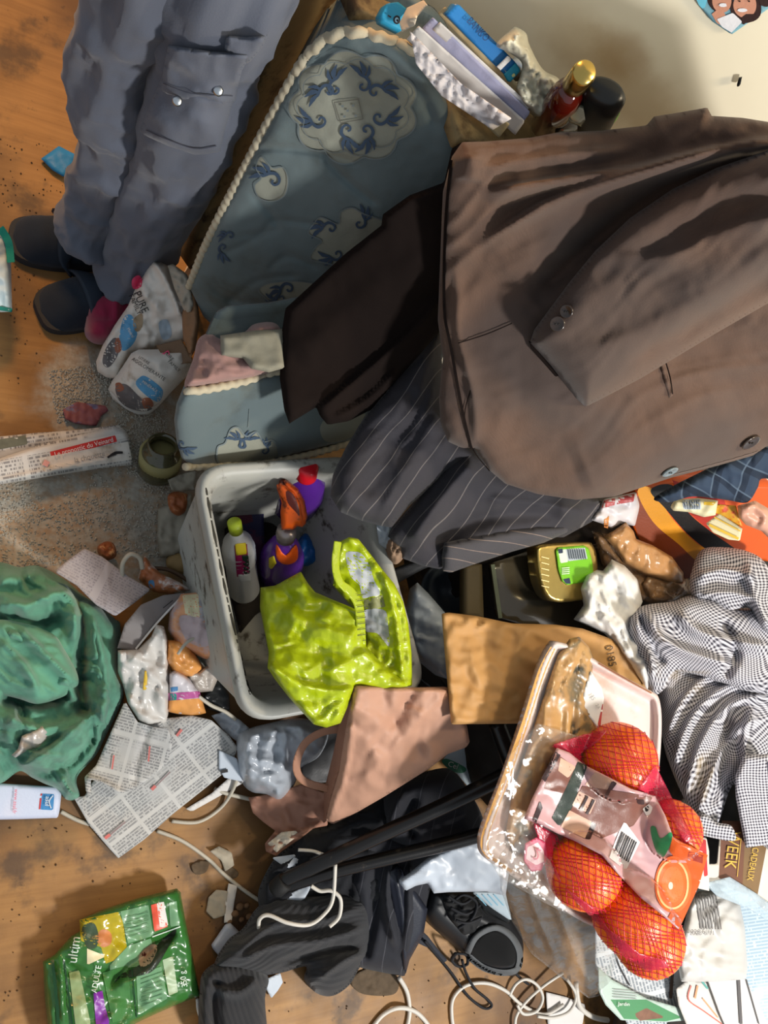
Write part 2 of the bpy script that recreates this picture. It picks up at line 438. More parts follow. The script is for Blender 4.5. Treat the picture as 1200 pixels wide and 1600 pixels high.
# ------------------------------------------------------------------ the setting
def floor_mat():
    b = NB('worn_wood_floor'); p = b.pos(); mp = b.n.new('ShaderNodeMapping'); mp.inputs['Scale'].default_value = (3, 60, 1); mp.inputs['Rotation'].default_value = (0, 0, 1.25)
    b.l.new(p, mp.inputs[0]); g = b.noise(1.4, 5, .6, vec=mp.outputs[0])
    big = b.noise(2.2, 4)
    c = b.mix(g, srgb(122, 84, 42), srgb(184, 138, 80)); c = b.mix(b.step(big, .42, .66), c, srgb(98, 68, 38))
    c = b.mix(b.math('MULTIPLY', b.step(b.noise(7, 5, .6), .52, .66), .75), c, srgb(62, 48, 38))
    c = b.mix(b.math('MULTIPLY', b.step(b.noise(26, 5, .7), .6, .75), .7), c, srgb(45, 34, 26))
    # grey dust and litter trodden into the wood, with an outline of its own
    sp = b.n.new('ShaderNodeSeparateXYZ'); b.l.new(p, sp.inputs[0])
    def blob(cx, cy, rx, ry):
        dx = b.math('DIVIDE', b.math('SUBTRACT', sp.outputs[0], cx), rx); dy = b.math('DIVIDE', b.math('SUBTRACT', sp.outputs[1], cy), ry)
        d = b.math('SQRT', b.math('ADD', b.math('MULTIPLY', dx, dx), b.math('MULTIPLY', dy, dy)))
        return b.step(b.math('ADD', d, b.math('MULTIPLY', b.math('SUBTRACT', b.noise(9, 5), .5), 1.1)), 1.1, .75)
    bl = [(at(130, 815, 0), .26, .15), (at(235, 780, 0), .17, .16), (at(185, 630, 0), .16, .12), (at(120, 600, 0), .07, .06)]
    k = None
    for q, rx, ry in bl:
        v = blob(float(q[0]), float(q[1]), rx, ry); k = v if k is None else b.math('MAXIMUM', k, v)
    k = b.math('MULTIPLY', k, b.math('ADD', b.math('MULTIPLY', b.step(b.noise(45, 5, .7), .35, .6), .55), .45))
    c = b.mix(k, c, b.mix(b.noise(120, 4), srgb(112, 106, 96), srgb(186, 180, 168)))
    m = b.set(c, b.math('ADD', b.math('MULTIPLY', b.noise(12), .35), .38), spec=.35); b.bump([(g, .15), (b.noise(150, 4), .25)]); return m
def quad(name, pts, m, th=(0, 0, -.05)):
    P = [np.array(p, float) for p in pts]; Q = [p + np.array(th) for p in P]
    F_ = [[0, 1, 2, 3], [7, 6, 5, 4]] + [[(i + 1) % 4, i, i + 4, (i + 1) % 4 + 4] for i in range(4)]
    return link(name, P + Q, F_, m, smoothf=False)
fl = quad('floor', [(-2, -2.2, 0), (3.4, -2.2, 0), (3.4, 2.8, 0), (-2, 2.8, 0)], floor_mat()); tag(fl, kind='structure')
def wall_mat():
    b = NB('stained_cream_wall'); p = b.pos()
    c = b.mix(b.noise(4, 4), srgb(222, 212, 186), srgb(236, 228, 206))
    sp = b.n.new('ShaderNodeSeparateXYZ'); b.l.new(p, sp.inputs[0])
    def blob(cx, cz, rx, rz, n=.9):
        dx = b.math('DIVIDE', b.math('SUBTRACT', sp.outputs[0], cx), rx); dy = b.math('DIVIDE', b.math('SUBTRACT', sp.outputs[2], cz), rz)
        d = b.math('SQRT', b.math('ADD', b.math('MULTIPLY', dx, dx), b.math('MULTIPLY', dy, dy)))
        return b.step(b.math('ADD', d, b.math('MULTIPLY', b.math('SUBTRACT', b.noise(16, 5), .5), n)), 1.2, .3)
    w1 = WP(975, 85); w2 = WP(900, 60); w3 = WP(1000, 170); w4 = WP(600, 20)
    c = b.mix(b.math('MULTIPLY', blob(w1[0], w1[2], .045, .03), .5), c, srgb(150, 112, 64))
    c = b.mix(b.math('MULTIPLY', blob(w2[0], w2[2], .08, .04), .25), c, srgb(170, 140, 90))
    c = b.mix(b.math('MULTIPLY', blob(w3[0], w3[2], .14, .05), .5), c, srgb(158, 126, 76))
    c = b.mix(b.math('MULTIPLY', blob(w4[0], w4[2], .05, .03), .6), c, srgb(120, 96, 60))
    c = b.mix(b.step(b.noise(38, 3), .74, .78), c, srgb(120, 92, 60))
    m = b.set(c, .75, spec=.25); b.bump([(b.noise(70, 4), .12)]); return m
WD = np.array([.94824702, -.3175336, 0]); WN = np.array([.3175336, .94824702, 0])
WC = float(at(620, 40, .88) @ WN + .10)
def WT(P, off=0.):
    """depth of the back wall under photo pixels, off metres in front of it"""
    R_ = rays(P); return (WC - off) / (R_ @ WN)
def WP(px, py, off=0.):
    return CAM + rays([(px, py)])[0] * WT([(px, py)], off)[0]
wl = WD * float(WP(445, 200) @ WD) + WN * WC; wr = wl + WD * 2.6
wall = quad('wall_back', [(wl[0], wl[1], 0), (wr[0], wr[1], 0), (wr[0], wr[1], 2.5), (wl[0], wl[1], 2.5)], wall_mat(), WN * .1); tag(wall, kind='structure')
post_m = mat('dirty_timber', (132, 116, 82), .7, var=.45, vs=9, bs=80, dirt=(48, 36, 24), ds=14, dt=(.45, .65))
pb = sheet('wooden_plank', [(430, -60), (560, -60), (528, 0), (482, 90), (400, 235), (335, 352), (300, 425), (292, 415), (318, 348), (360, 240), (400, 140), (452, 0)], [(325, 360, .22), (480, 0, .76), (528, 0, .745)], post_m, noise=(.004, 60), step=6, thick=.03)
tag(pb, 'dirty weathered wooden plank standing upright between the person and the mattress', 'plank')

# ------------------------------------------------------------------ person standing in the doorway
trouser_m = mat('grey_blue_workwear', (94, 99, 112), .85, var=.2, vs=7, bump=.3, bs=420, sheen=.15, spec=.2)
def pdisp(sd, amp):
    def f(u, th):
        x = np.array([u * 7 + .6 * math.sin(th)]); y = np.array([math.cos(th) * 1.6 + 3 * sd])
        return amp * float(ridge(x, y, sd, 3)[0] - .6) + .006 * math.sin(u * 60 + 2 * math.sin(th + sd)) * max(0, (.3 - u)) * 3
    return f
person = thing('person', 'person in grey-blue cargo trousers and dark shoes standing in the doorway, legs only in view', 'person', at(190, 420, 0))
def leg(pts, rad, sd): return tube3([at(*p) for p in pts], rad, seg=56, sub=22, disp=pdisp(sd, .03), sqdir=(1, 0, 0))
rp = [(205, 432, .09), (226, 370, .21), (262, 292, .36), (284, 232, .48), (310, 140, .62), (332, 50, .71), (368, -70, .83), (430, -260, .92)]
rr = [.062, .056, .062, .062, .067, .068, .07, .075]
lp = [(134, 372, .12), (158, 305, .22), (186, 230, .36), (180, 150, .48), (196, 50, .62), (225, -70, .76), (270, -260, .9)]
lr = [.055, .052, .058, .06, .062, .066, .075]
V1, F1 = leg(rp, rr, 3); V2, F2 = leg(lp, lr, 8)
hip0 = (at(*rp[-1]) + at(*lp[-1])) / 2
V3, F3 = tube3([hip0 - [0, 0, .03], hip0 + [0, 0, .04], hip0 + [0, 0, .13]], [.08, .10, .10], seg=40, sub=6, sqdir=(0, 1, 0), squash=.75)
n1, n2 = len(V1), len(V1) + len(V2)
tro = link('trousers', V1 + V2 + V3, F1 + [[i + n1 for i in f] for f in F2] + [[i + n2 for i in f] for f in F3], trouser_m, parent=person)
tdep = on(tro); snap_m = mat('dull_steel', (190, 195, 200), .3, metal=1, var=.1, bump=0)
# cargo pocket and flap following the thigh
gr = np.array([(x, y) for x in range(200, 420, 8) for y in range(40, 262, 8)], float); gd = tdep(gr)
gmap = {tuple(p): d for p, d in zip(gr.astype(int).tolist(), gd)}
def gdep(P):
    P = np.asarray(P); x = np.clip((P[:, 0] - 200) / 8, 0, 26.99); y = np.clip((P[:, 1] - 40) / 8, 0, 26.99); G = gd.reshape(28, 28)
    i, j = x.astype(int), y.astype(int); fx, fy = x - i, y - j
    i2, j2 = np.minimum(i + 1, 27), np.minimum(j + 1, 27)
    return (G[i, j] * (1 - fx) + G[i2, j] * fx) * (1 - fy) + (G[i, j2] * (1 - fx) + G[i2, j2] * fx) * fy
sheet('cargo_pocket', [(256, 112), (240, 150), (217, 205), (222, 210), (262, 228), (304, 242), (322, 241), (345, 237), (352, 200), (366, 158), (330, 130)], gdep, trouser_m, tro, puff=(.016, 10), noise=(.008, 40), step=4, lines=[([(228, 203), (262, 218), (304, 232), (338, 228)], 1.5, mat('seam_shadow', (62, 66, 80), .9))])
sheet('pocket_flap', [(263, 70), (258, 92), (250, 138), (252, 146), (290, 158), (312, 152), (352, 166), (368, 158), (378, 110), (394, 84), (330, 80)], gdep, trouser_m, tro, puff=(.022, 6), noise=(.006, 50), step=4, lines=[([(255, 130), (300, 146), (364, 150)], 1.3, mat('seam_shadow', (62, 66, 80)))])
sheet('thigh_pocket', [(354, 55), (350, 78), (385, 100), (392, 96), (412, 72), (418, 55), (385, 58)], gdep, trouser_m, tro, puff=(.016, 5), step=4)
for x, y in ((277, 158), (341, 142)):
    d = gdep([(x, y)])[0]; q = CAM + rays([(x, y)])[0] * (d - .026); nn = CAM - q; nn /= np.linalg.norm(nn)
    lathe('snap_button', q, q + nn * .004, [(0, .0055), (.6, .0058), (1, .004)], snap_m, tro, seg=16, world=True)
shoe_m = mat('dark_navy_suede', (27, 36, 48), .8, var=.35, vs=20, bump=.4, bs=300, sheen=.1, spec=.25); sole_m = mat('dark_rubber', (38, 42, 48), .7)
def shoe(heel, toe, sd):
    a, b = at(*heel, .0), at(*toe, .0); d = b - a; L = np.linalg.norm(d); d /= L; s = np.cross([0, 0, 1], d); V = []; Fc = []; seg = 28; N = 26
    rd = random.Random(sd)
    for i in range(N + 1):
        u = i / N; wd = .036 + .014 * math.sin(min(1, u * 1.1) * math.pi * .8); wd *= min(1, math.sqrt(max(0, 1 - ((u - .82) / .18) ** 2)) if u > .82 else 1) * min(1, math.sqrt(max(.0, 1 - ((.1 - u) / .1) ** 2)) if u < .1 else 1)
        hh = (.105 - .03 * u if u < .45 else .0915 - .085 * (u - .45) ) * (min(1, math.sqrt(max(0, 1 - ((u - .8) / .2) ** 2))) if u > .8 else 1)
        hh = max(hh, .022); wd = max(wd, .004)
        for k in range(seg):
            th = 2 * math.pi * k / seg; x = math.copysign(abs(math.cos(th)) ** .75, math.cos(th)) * wd; z = math.sin(th); z = .02 + (hh - .02) * z if z > 0 else .02 + z * .008
            wob = .0025 * math.sin(u * 34 + sd) * max(0, math.sin(th)) * (1 if .4 < u < .75 else .2)
            V.append(a + d * L * u + s * x * (1 - .25 * max(0, math.sin(th))) + np.array([0, 0, z + wob]))
    Fc = [[i * seg + k, (i + 1) * seg + k, (i + 1) * seg + (k + 1) % seg, i * seg + (k + 1) % seg] for i in range(N) for k in range(seg)] + [list(range(seg)), [N * seg + k for k in range(seg)][::-1]]
    up = link('shoe', V, Fc, shoe_m, parent=person)
    V2 = []; rim = []
    for i in range(40):
        t = 2 * math.pi * i / 40; u = .5 - .53 * math.cos(t); wd = (.042 + .012 * u) * (abs(math.sin(t)) ** .55); rim.append(a + d * L * u + s * math.copysign(wd, math.sin(t)))
    V2 = rim + [p + np.array([0, 0, .022]) for p in rim]
    F_ = [list(range(40))[::-1], list(range(40, 80))] + [[i, (i + 1) % 40, 40 + (i + 1) % 40, 40 + i] for i in range(40)]
    link('sole', V2, F_, sole_m, parent=up, smoothf=False)
    st = [a + d * L * .5 + s * .05 * math.cos(t) + np.array([0, 0, .02 + .072 * math.sin(t)]) for t in np.linspace(.05, math.pi - .05, 9)]
    V3, F3 = tube3(st, [.022] * 9, seg=8, sub=3, squash=.18, sqdir=None)
    link('instep_strap', V3, F3, mat('navy_strap', (33, 44, 58), .7), parent=up)
shoe((172, 398), (18, 378), 1); shoe((200, 462), (62, 494), 2)

# ------------------------------------------------------------------ mattress
def ticking():
    b = NB('blue_grey_ticking'); c = b.mix(b.noise(5, 4), srgb(84, 97, 101), srgb(108, 121, 122)); c = b.mix(b.step(b.noise(9, 5, .6), .48, .72), c, srgb(84, 88, 82))
    m = b.set(c, .8, spec=.2, sheen=.15); b.bump([(b.noise(450, 2), .2)]); return m
tick_m = ticking(); patch_m = mat('ticking_pale_patch', (140, 142, 130), .8, var=.18, vs=20); navy_m = mat('ticking_navy_scroll', (58, 76, 98), .8, var=.2, vs=30)
edge_m = mat('ticking_grey_outline', (110, 120, 122), .8); pipe_m = mat('cream_rope_piping', (186, 176, 152), .75, var=.25, vs=25)
def scallop(cx, cy, rx, ry, n, amp, rot=0, N=96):
    o = []
    for i in range(N):
        t = 2 * math.pi * i / N; r = 1 + amp * abs(math.sin(n * t / 2 + rot)) - amp / 2; o.append((cx + rx * r * math.cos(t), cy + ry * r * math.sin(t)))
    return o
def scroll(cx, cy, ang, s, flip=1):
    """one leaf scroll: a curled stem with three leaf tips"""
    a = math.radians(ang); ca, sa = math.cos(a), math.sin(a)
    T = lambda pts: [(cx + (x * ca - y * flip * sa) * s, cy + (x * sa + y * flip * ca) * s) for x, y in pts]
    curl = [(6, 3), (4, 0), (0, 1), (-1, 6), (3, 10), (10, 10), (15, 4), (17, -4), (22, -9)]
    return [(T(curl), [3 * s, 2.7 * s, 2.9 * s, 4.2 * s, 3.8 * s, 2.6 * s], navy_m), (T([(16, 0), (24, -1), (33, -9)]), [2 * s, 7 * s, .6 * s], navy_m), (T([(16, -2), (22, -10), (25, -20)]), [2 * s, 6 * s, .6 * s], navy_m), (T([(14, 4), (22, 6), (31, 4)]), [2 * s, 5 * s, .6 * s], navy_m)]
mt = thing('mattress', 'blue-grey mattress with medallion pattern and cream rope edging, standing bent against the wall', 'mattress', at(420, 480, .2))
fctrl = [(300, 450, .3), (671, 657, .3), (555, 55, .85)]
med = scallop(552, 168, 96, 84, 9, .13)
L_ = []
for k, (cx, cy, an, fl_) in enumerate([(518, 148, 190, 1), (505, 183, 165, -1), (530, 143, 250, -1), (562, 138, 285, 1), (583, 150, 330, -1), (588, 178, 20, 1), (567, 200, 70, -1), (548, 198, 100, 1)]): L_ += scroll(cx, cy, an, 1.25, fl_)
bx = [(522, 160), (560, 155), (567, 186), (532, 192)]
for i in range(4): L_.append(([bx[i], bx[(i + 1) % 4]], 1.5, mat('ticking_brown_line', (100, 100, 92))))
for q in ((543, 173), (535, 166), (552, 165), (538, 182), (556, 181)): L_.append(([(q[0] - 2, q[1]), (q[0] + 2, q[1])], 3.5, edge_m))
L_ += [(med + [med[0]], 2.2, edge_m), (scallop(552, 168, 84, 72, 11, .12) + [scallop(552, 168, 84, 72, 11, .12)[0]], 1.2, edge_m)]
p2 = smooth([(408, 245), (425, 262), (442, 262), (450, 280), (445, 305), (425, 315), (404, 308), (398, 290), (408, 278), (400, 262)])
L_ += scroll(428, 290, 235, 1.3, 1) + [(list(map(tuple, p2)) + [tuple(p2[0])], 1.6, edge_m)]
p3 = smooth([(482, 365), (490, 350), (502, 340), (528, 350), (532, 332), (550, 325), (570, 335), (600, 345), (620, 360), (600, 400), (560, 430), (520, 414), (486, 405), (492, 388), (502, 376)])
L_ += scroll(520, 362, 200, 1.1, 1) + scroll(528, 392, 140, 1.0, -1) + scroll(556, 350, 320, 1.0, 1) + [(list(map(tuple, p3)) + [tuple(p3[0])], 2, edge_m)]
p4 = smooth([(404, 452), (425, 442), (470, 440), (500, 450), (480, 480), (430, 475), (414, 465)])
L_ += scroll(455, 455, 180, 1.1, 1) + scroll(440, 462, 150, .8, -1) + [(list(map(tuple, p4)) + [tuple(p4[0])], 1.6, edge_m)]
L_ += scroll(352, 385, 110, .8, 1) + scroll(362, 372, 200, .7, 1)
quilt = [([(380, 235), (440, 232), (500, 240), (560, 255)], 6, -.006), ([(390, 300), (430, 345), (425, 360), (370, 370)], 6, -.005), ([(340, 400), (400, 372), (430, 345), (500, 352)], 5, -.005), ([(330, 450), (370, 470), (420, 478), (480, 500)], 6, -.006), ([(505, 245), (545, 285), (590, 320)], 6, -.006), ([(560, 70), (620, 110), (660, 150), (680, 200)], 8, -.005), ([(420, 420), (450, 400), (500, 420)], 5, -.004), ([(350, 480), (400, 440), (470, 430)], 5, -.004), ([(430, 130), (470, 110), (520, 80)], 6, -.004)]
mface = [(296, 448), (318, 392), (345, 335), (380, 268), (410, 210), (438, 158), (462, 115), (482, 86), (510, 62), (540, 52), (575, 54), (620, 68), (655, 88), (672, 108), (700, 160), (722, 215), (722, 300), (680, 450), (600, 560), (530, 580), (440, 560), (390, 535), (345, 520), (318, 495)]
mp = sheet('upright_panel', mface, fctrl, tick_m, mt, folds=quilt, noise=(.02, 110), puff=(.02, 30), step=3.2, thick=.085, decals=[(med, patch_m), (p2, patch_m), (p3, patch_m), (p4, patch_m)], lines=L_)
S_ = o_S['upright_panel']
def rope(name, pts, par, r=.0062, ribs=1, S=None):
    P = smooth(pts, 10, False); W_ = S(P, .0) if S is not None else P
    n = len(W_); seg = 10; sg = np.r_[0, np.cumsum(np.linalg.norm(np.diff(W_, axis=0), axis=1))]; m_ = int(sg[-1] / .0022); Q = np.stack([np.interp(np.linspace(0, sg[-1], m_), sg, W_[:, i]) for i in range(3)], 1)
    V, Fc = [], []
    T = np.gradient(Q, axis=0); T /= np.linalg.norm(T, axis=1)[:, None]
    for i in range(m_):
        a = np.cross(T[i], [.3, .2, .9]); a /= np.linalg.norm(a); b = np.cross(T[i], a)
        for k in range(seg):
            th = 2 * math.pi * k / seg; rr_ = r * (1 + .16 * math.sin(i * .95 + th)); V.append(Q[i] + (a * math.cos(th) + b * math.sin(th)) * rr_)
    Fc = [[i * seg + k, i * seg + (k + 1) % seg, (i + 1) * seg + (k + 1) % seg, (i + 1) * seg + k] for i in range(m_ - 1) for k in range(seg)] + [list(range(seg))[::-1], [(m_ - 1) * seg + k for k in range(seg)]]
    return link(name, V, Fc, pipe_m, parent=par)
rope('piping', mface[:14], mt, S=S_)
# lower half, bent forward, side border towards the room
lctrl = [(280, 640, .44), (600, 575, .44), (290, 725, .31), (600, 665, .31)]
side = [(272, 655), (276, 630), (285, 615), (300, 607), (370, 597), (440, 580), (600, 545), (680, 600), (640, 650), (545, 690), (430, 718), (360, 724), (300, 728), (284, 716), (276, 690)]
pl = smooth([(345, 725), (340, 700), (352, 692), (360, 672), (372, 668), (385, 682), (400, 675), (412, 690), (425, 688), (434, 700), (430, 718), (390, 722)])
LL = scroll(375, 700, 250, .9, 1) + scroll(383, 700, 290, .9, -1) + scroll(410, 706, 300, .7, 1) + scroll(285, 690, 60, .8, 1) + [(list(map(tuple, pl)) + [tuple(pl[0])], 2.2, edge_m), ([(390, 640), (388, 668)], 1, edge_m)]
p5 = smooth([(500, 668), (515, 650), (540, 655), (560, 640), (575, 660), (545, 685), (510, 690)])
lower = sheet('folded_half', side, lctrl, tick_m, mt, puff=(.03, 26), noise=(.006, 90), step=3.5, thick=.14, dirn=tuple(WN), decals=[(pl, patch_m), (p5, patch_m)], lines=LL)
S2 = o_S['folded_half']
rope('piping', [(292, 612), (330, 607), (390, 594), (440, 578), (520, 560)], mt, S=S2)
rope('piping', [(290, 729), (350, 728), (420, 722), (480, 711), (545, 692), (600, 668)], mt, S=S2)
# ------------------------------------------------------------------ ledge, papers, bottles by the wall
led = sheet('wooden_ledge', [(545, -20), (600, 0), (625, 10), (700, 70), (830, 150), (900, 190), (960, 215), (960, 260), (830, 255), (720, 215), (690, 130), (655, 85), (610, 40), (560, 15)], [(620, 40, .86), (830, 210, .86), (720, 80, .86)], mat('grimy_cream_paint', (140, 120, 82), .7, var=.4, vs=20, dirt=(70, 52, 32), ds=18, dt=(.42, .62), bs=60), noise=(.004, 30), step=5, thick=.02, dirn=(0, 0, -1))
tag(led, 'grimy cream-painted ledge along the foot of the stained wall', 'ledge')
def card(name, outline, ctrl, m, label=None, cat=None, group=None, thick=.002, **k):
    o = sheet(name, outline, ctrl, m, thick=thick, **k)
    if label: tag(o, label, cat, group)
    return o
white_p = mat('white_paper', (212, 208, 204), .75, var=.1, vs=12, bs=80, dirt=(170, 155, 130), ds=12, dt=(.62, .8)); cream_p = mat('yellowed_paper', (206, 188, 146), .8, var=.15, vs=10, bs=80)
lil_p = mat('lilac_grey_paper', (168, 168, 196), .75, var=.2, vs=25)
env = [((640, 62), (790, 205), 15, .885, cream_p, 'yellowed envelope edge lowest in the paper bundle on the ledge'),
       ((645, 50), (815, 200), 15, .9, white_p, 'white envelope torn open at its corner, in the paper bundle on the ledge'),
       ((668, 35), (824, 185), 13, .91, lil_p, 'lilac-grey folded letter in the middle of the paper bundle'),
       ((682, 40), (826, 172), 9, .915, white_p, 'long white folded letter right of the lilac one in the paper bundle'),
       ((690, 15), (832, 165), 8, .91, cream_p, 'thin cream letter behind the paper bundle, touching the blue box')]
for i, (a, b, hw, z, m, lb) in enumerate(env):
    a, b = np.array(a, float), np.array(b, float); d = (b - a) / np.linalg.norm(b - a); nn = np.array([-d[1], d[0]]); q = nn * hw
    o = card('envelope', [a + q, a - q * .9, b - q * .8 - d * 3, b + q], [(*a, z), (*b, z), (*(a + nn * 40), z - .03)], m, lb, 'envelope', 'envelopes bundled on the ledge', thick=.004, noise=(.004, 30), step=4)
o = card('envelope', [(640, 48), (655, 62), (720, 130), (800, 185), (770, 203), (690, 150), (650, 100)], [(640, 50, .925), (800, 195, .92), (700, 150, .9)], mat('torn_white_paper', (196, 190, 190), .8, var=.12), 'crumpled white envelope with torn flap on top of the paper bundle', 'envelope', 'envelopes bundled on the ledge', thick=.002, crs=(.02, 22), step=3)
# tissue box: blue with eyes
t = thing('paper_box', 'small turquoise box with a dark eye shape, open, by the mattress corner', 'box', at(625, 40, .87))
bl_m = mat('turquoise_card', (42, 150, 188), .5, var=.12); eye_m = mat('black_print', (22, 24, 30), .6); cre_m = mat('cream_card', (214, 200, 178), .7, var=.15)
sheet('box_side', [(596, 22), (605, 5), (622, 3), (636, 14), (632, 34), (628, 48), (612, 40), (598, 32)], [(596, 22, .92), (632, 48, .92), (625, 3, .93)], bl_m, t, step=3, thick=.02, decals=[(scallop(620, 31, 5.5, 7, 3, .02), eye_m), (scallop(620, 31, 3.2, 4, 3, .02), mat('pale_blue_print', (150, 200, 225))), (scallop(621, 32, 1.8, 2.4, 3, .02), eye_m)], lines=[([(606, 24), (611, 27)], 2.5, eye_m)])
sheet('box_flap', [(628, 50), (624, 36), (636, 12), (662, 0), (668, 8), (652, 26), (648, 40)], [(628, 50, .93), (662, 0, .95), (636, 12, .93)], cre_m, t, step=3, folds=[([(636, 30), (652, 26)], 6, .01)])
# blue box with lettering
t = thing('carton', 'slim blue and white carton lying on the ledge beside the papers', 'box', at(770, 90, .88))
def bluegrad():
    b = NB('blue_white_carton'); u, v, _ = b.uv(); c = b.mix(b.step(u, .02, .22), srgb(196, 214, 226), srgb(30, 116, 184)); return b.set(c, .35)
ob = sheet('carton_body', [(698, 22), (714, 4), (806, 98), (788, 116)], [(698, 22, .92), (714, 4, .93), (800, 105, .92)], bluegrad(), t, step=4, thick=.02, uv=(0, 1, 0, 0), texts=[('BANKO', 747, 46, 17, 47, mat('navy_print', (28, 60, 110)), .75)])
uvl = ob.data.uv_layers['UVMap'].data
for l_ in ob.data.loops:   # gradient runs across the face
    v = np.array(ob.data.vertices[l_.vertex_index].co) + WL[ob]; p = proj(v); uvl[l_.index].uv = (((p[0] - 714) * -.713 + (p[1] - 4) * .70) / 100 + .26 - .0, 0)
sheet('carton_end', [(788, 116), (806, 98), (814, 110), (796, 130)], [(698, 22, .921), (714, 4, .931), (800, 105, .921)], mat('cyan_card', (36, 156, 190), .4), t, step=3, thick=.018, decals=[([(799, 118), (803, 114), (806, 118), (802, 122)], mat('pale_yellow', (215, 215, 150)))])
sheet('carton_band', [(776, 104), (794, 86), (800, 92), (782, 110)], [(698, 22, .924), (714, 4, .934), (800, 105, .924)], white_p, t, step=3)
lathe('keyring', WP(808, 108, .04), WP(808, 108, .052), [(0, .0125), (1, .0125)], mat('dull_steel', (190, 195, 200), .3, metal=1), world=True); tag(bpy.data.objects['keyring'], 'round grey metal disc by the end of the blue carton', 'disc')
# white plastic bag
pb_m = film('milky_bag', (225, 222, 205), .62, .25, 30)
o = card('plastic_bag', [(775, 70), (800, 45), (806, 42), (822, 52), (828, 72), (848, 108), (872, 122), (877, 140), (868, 170), (848, 186), (822, 172), (806, 140), (812, 120), (815, 98), (795, 82)], [(775, 70, .93), (850, 185, .89), (872, 122, .92)], mat('off_white_plastic', (198, 194, 174), .35, var=.2, bs=40, bump=.5), 'crumpled off-white plastic bag standing between the blue carton and the bottles', 'bag', sm=True, puff=(.03, 14), crs=(.03, 24), aniso=[(60, 60, 9, .012, 4)], step=3)
# bottles
glass_a = mat('amber_glass', (96, 20, 8), .08, trans=.55, var=.1, bump=0, coat=.6); glass_d = mat('dark_clear_glass', (70, 72, 58), .06, trans=.6, var=.1, bump=0); gold_m = mat('gold_metal', (200, 170, 95), .22, metal=1, bump=0)
blk_pl = mat('black_plastic', (16, 17, 18), .35, var=.3, bump=.1); lime_pl = mat('lime_plastic', (120, 200, 40), .4)
t = thing('amber_bottle', 'amber-red scent bottle with a gold cap, leftmost of the bottles on the ledge', 'bottle', at(862, 205, .87), 'bottles on the ledge')
lathe('bottle_body', (853, 196, .88), (893, 138, .98), [(0, .016), (.06, .019), (.75, .019), (.9, .016), (1, .008)], glass_a, t)
lathe('bottle_cap', (896, 134, .985), (914, 112, 1.02), [(0, .011), (.1, .0125), (.9, .0125), (1, .01)], gold_m, t)
t = thing('dark_bottle', 'clear grey scent bottle with glassy square stopper, in front of the amber one', 'bottle', at(885, 212, .87), 'bottles on the ledge')
sheet('bottle_body', [(862, 208), (872, 190), (900, 160), (925, 172), (920, 192), (905, 212), (880, 214)], [(862, 208, .9), (925, 172, .93), (900, 160, .94)], glass_d, t, puff=(.02, 9), step=3, thick=.012)
sheet('stopper', [(884, 178), (900, 160), (928, 168), (930, 180), (908, 198), (890, 192)], [(862, 208, .925), (925, 172, .955), (900, 160, .965)], mat('pale_glass', (165, 165, 140), .05, trans=.5, bump=0), t, puff=(.008, 5), step=3, thick=.01)
t = thing('black_bottle', 'black bottle with a lime-green band standing at the right of the ledge bottles', 'bottle', at(915, 212, .87), 'bottles on the ledge')
lathe('bottle_body', (908, 222, .87), (946, 140, 1.0), [(0, .022), (.05, .0245), (.55, .0245), (.93, .0245), (.98, .021), (1, .016)], blk_pl, t, flat=.6)
lathe('lime_band', (931, 173, .951), (935, 164, .962), [(0, .0252), (1, .0252)], lime_pl, t, seg=24, flat=.62)
# photo of two people pinned on the wall
def wallsheet(name, outline, m, off, parent=None, **k):
    return sheet(name, outline, lambda P: WT(P, off), m, parent, dirn=tuple(WN * .8), **k)
skin = mat('photo_skin', (196, 140, 116), .5); skin2 = mat('photo_skin_shade', (150, 96, 78), .5); hair = mat('photo_dark_hair', (52, 34, 32), .5); tooth = mat('photo_white', (225, 225, 230), .5)
o = wallsheet('photo_print', [(1075, -30), (1092, 8), (1112, 33), (1143, 54), (1200, 14), (1240, -15), (1200, -60)], mat('photo_teal', (120, 165, 180), .3, var=.1), .004, step=4, decals=[
    ([(1075, -30), (1092, 8), (1100, 16), (1108, -10), (1110, -60)], mat('photo_cyan', (110, 190, 215), .3)),
    (scallop(1126, 0, 20, 19, 5, .04), hair), (scallop(1128, 2, 15, 18, 3, .02), skin), ([(1112, 22), (1122, 14), (1134, 22), (1134, 44), (1120, 36)], skin), (scallop(1166, 14, 24, 22, 5, .05), hair), (scallop(1164, 8, 18, 20, 3, .02), skin), ([(1120, 30), (1145, 20), (1160, 34), (1143, 51), (1128, 42)], tooth),
    ([(1158, 28), (1166, 22), (1182, 22), (1180, 26), (1160, 40)], hair), ([(1178, -30), (1200, -20), (1225, -20), (1198, 12), (1188, 8)], hair),
    (scallop(1130, 8, 7, 3, 2, .02), tooth), (scallop(1160, 16, 8, 3, 2, .02), tooth), (scallop(1122, -4, 3, 1.5, 2, .02), hair), (scallop(1135, -4, 3, 1.5, 2, .02), hair), (scallop(1156, 2, 3, 1.5, 2, .02), hair), (scallop(1171, 2, 3, 1.5, 2, .02), hair)])
tag(o, 'colour photo of two smiling people stuck on the cream wall', 'photo')
o = wallsheet('wall_hook', [(1151, 134), (1154, 124), (1159, 123), (1157, 132), (1153, 137)], blk_pl, .006, step=2, thick=.004); tag(o, 'tiny dark nail in the cream wall right of the stain', 'nail')

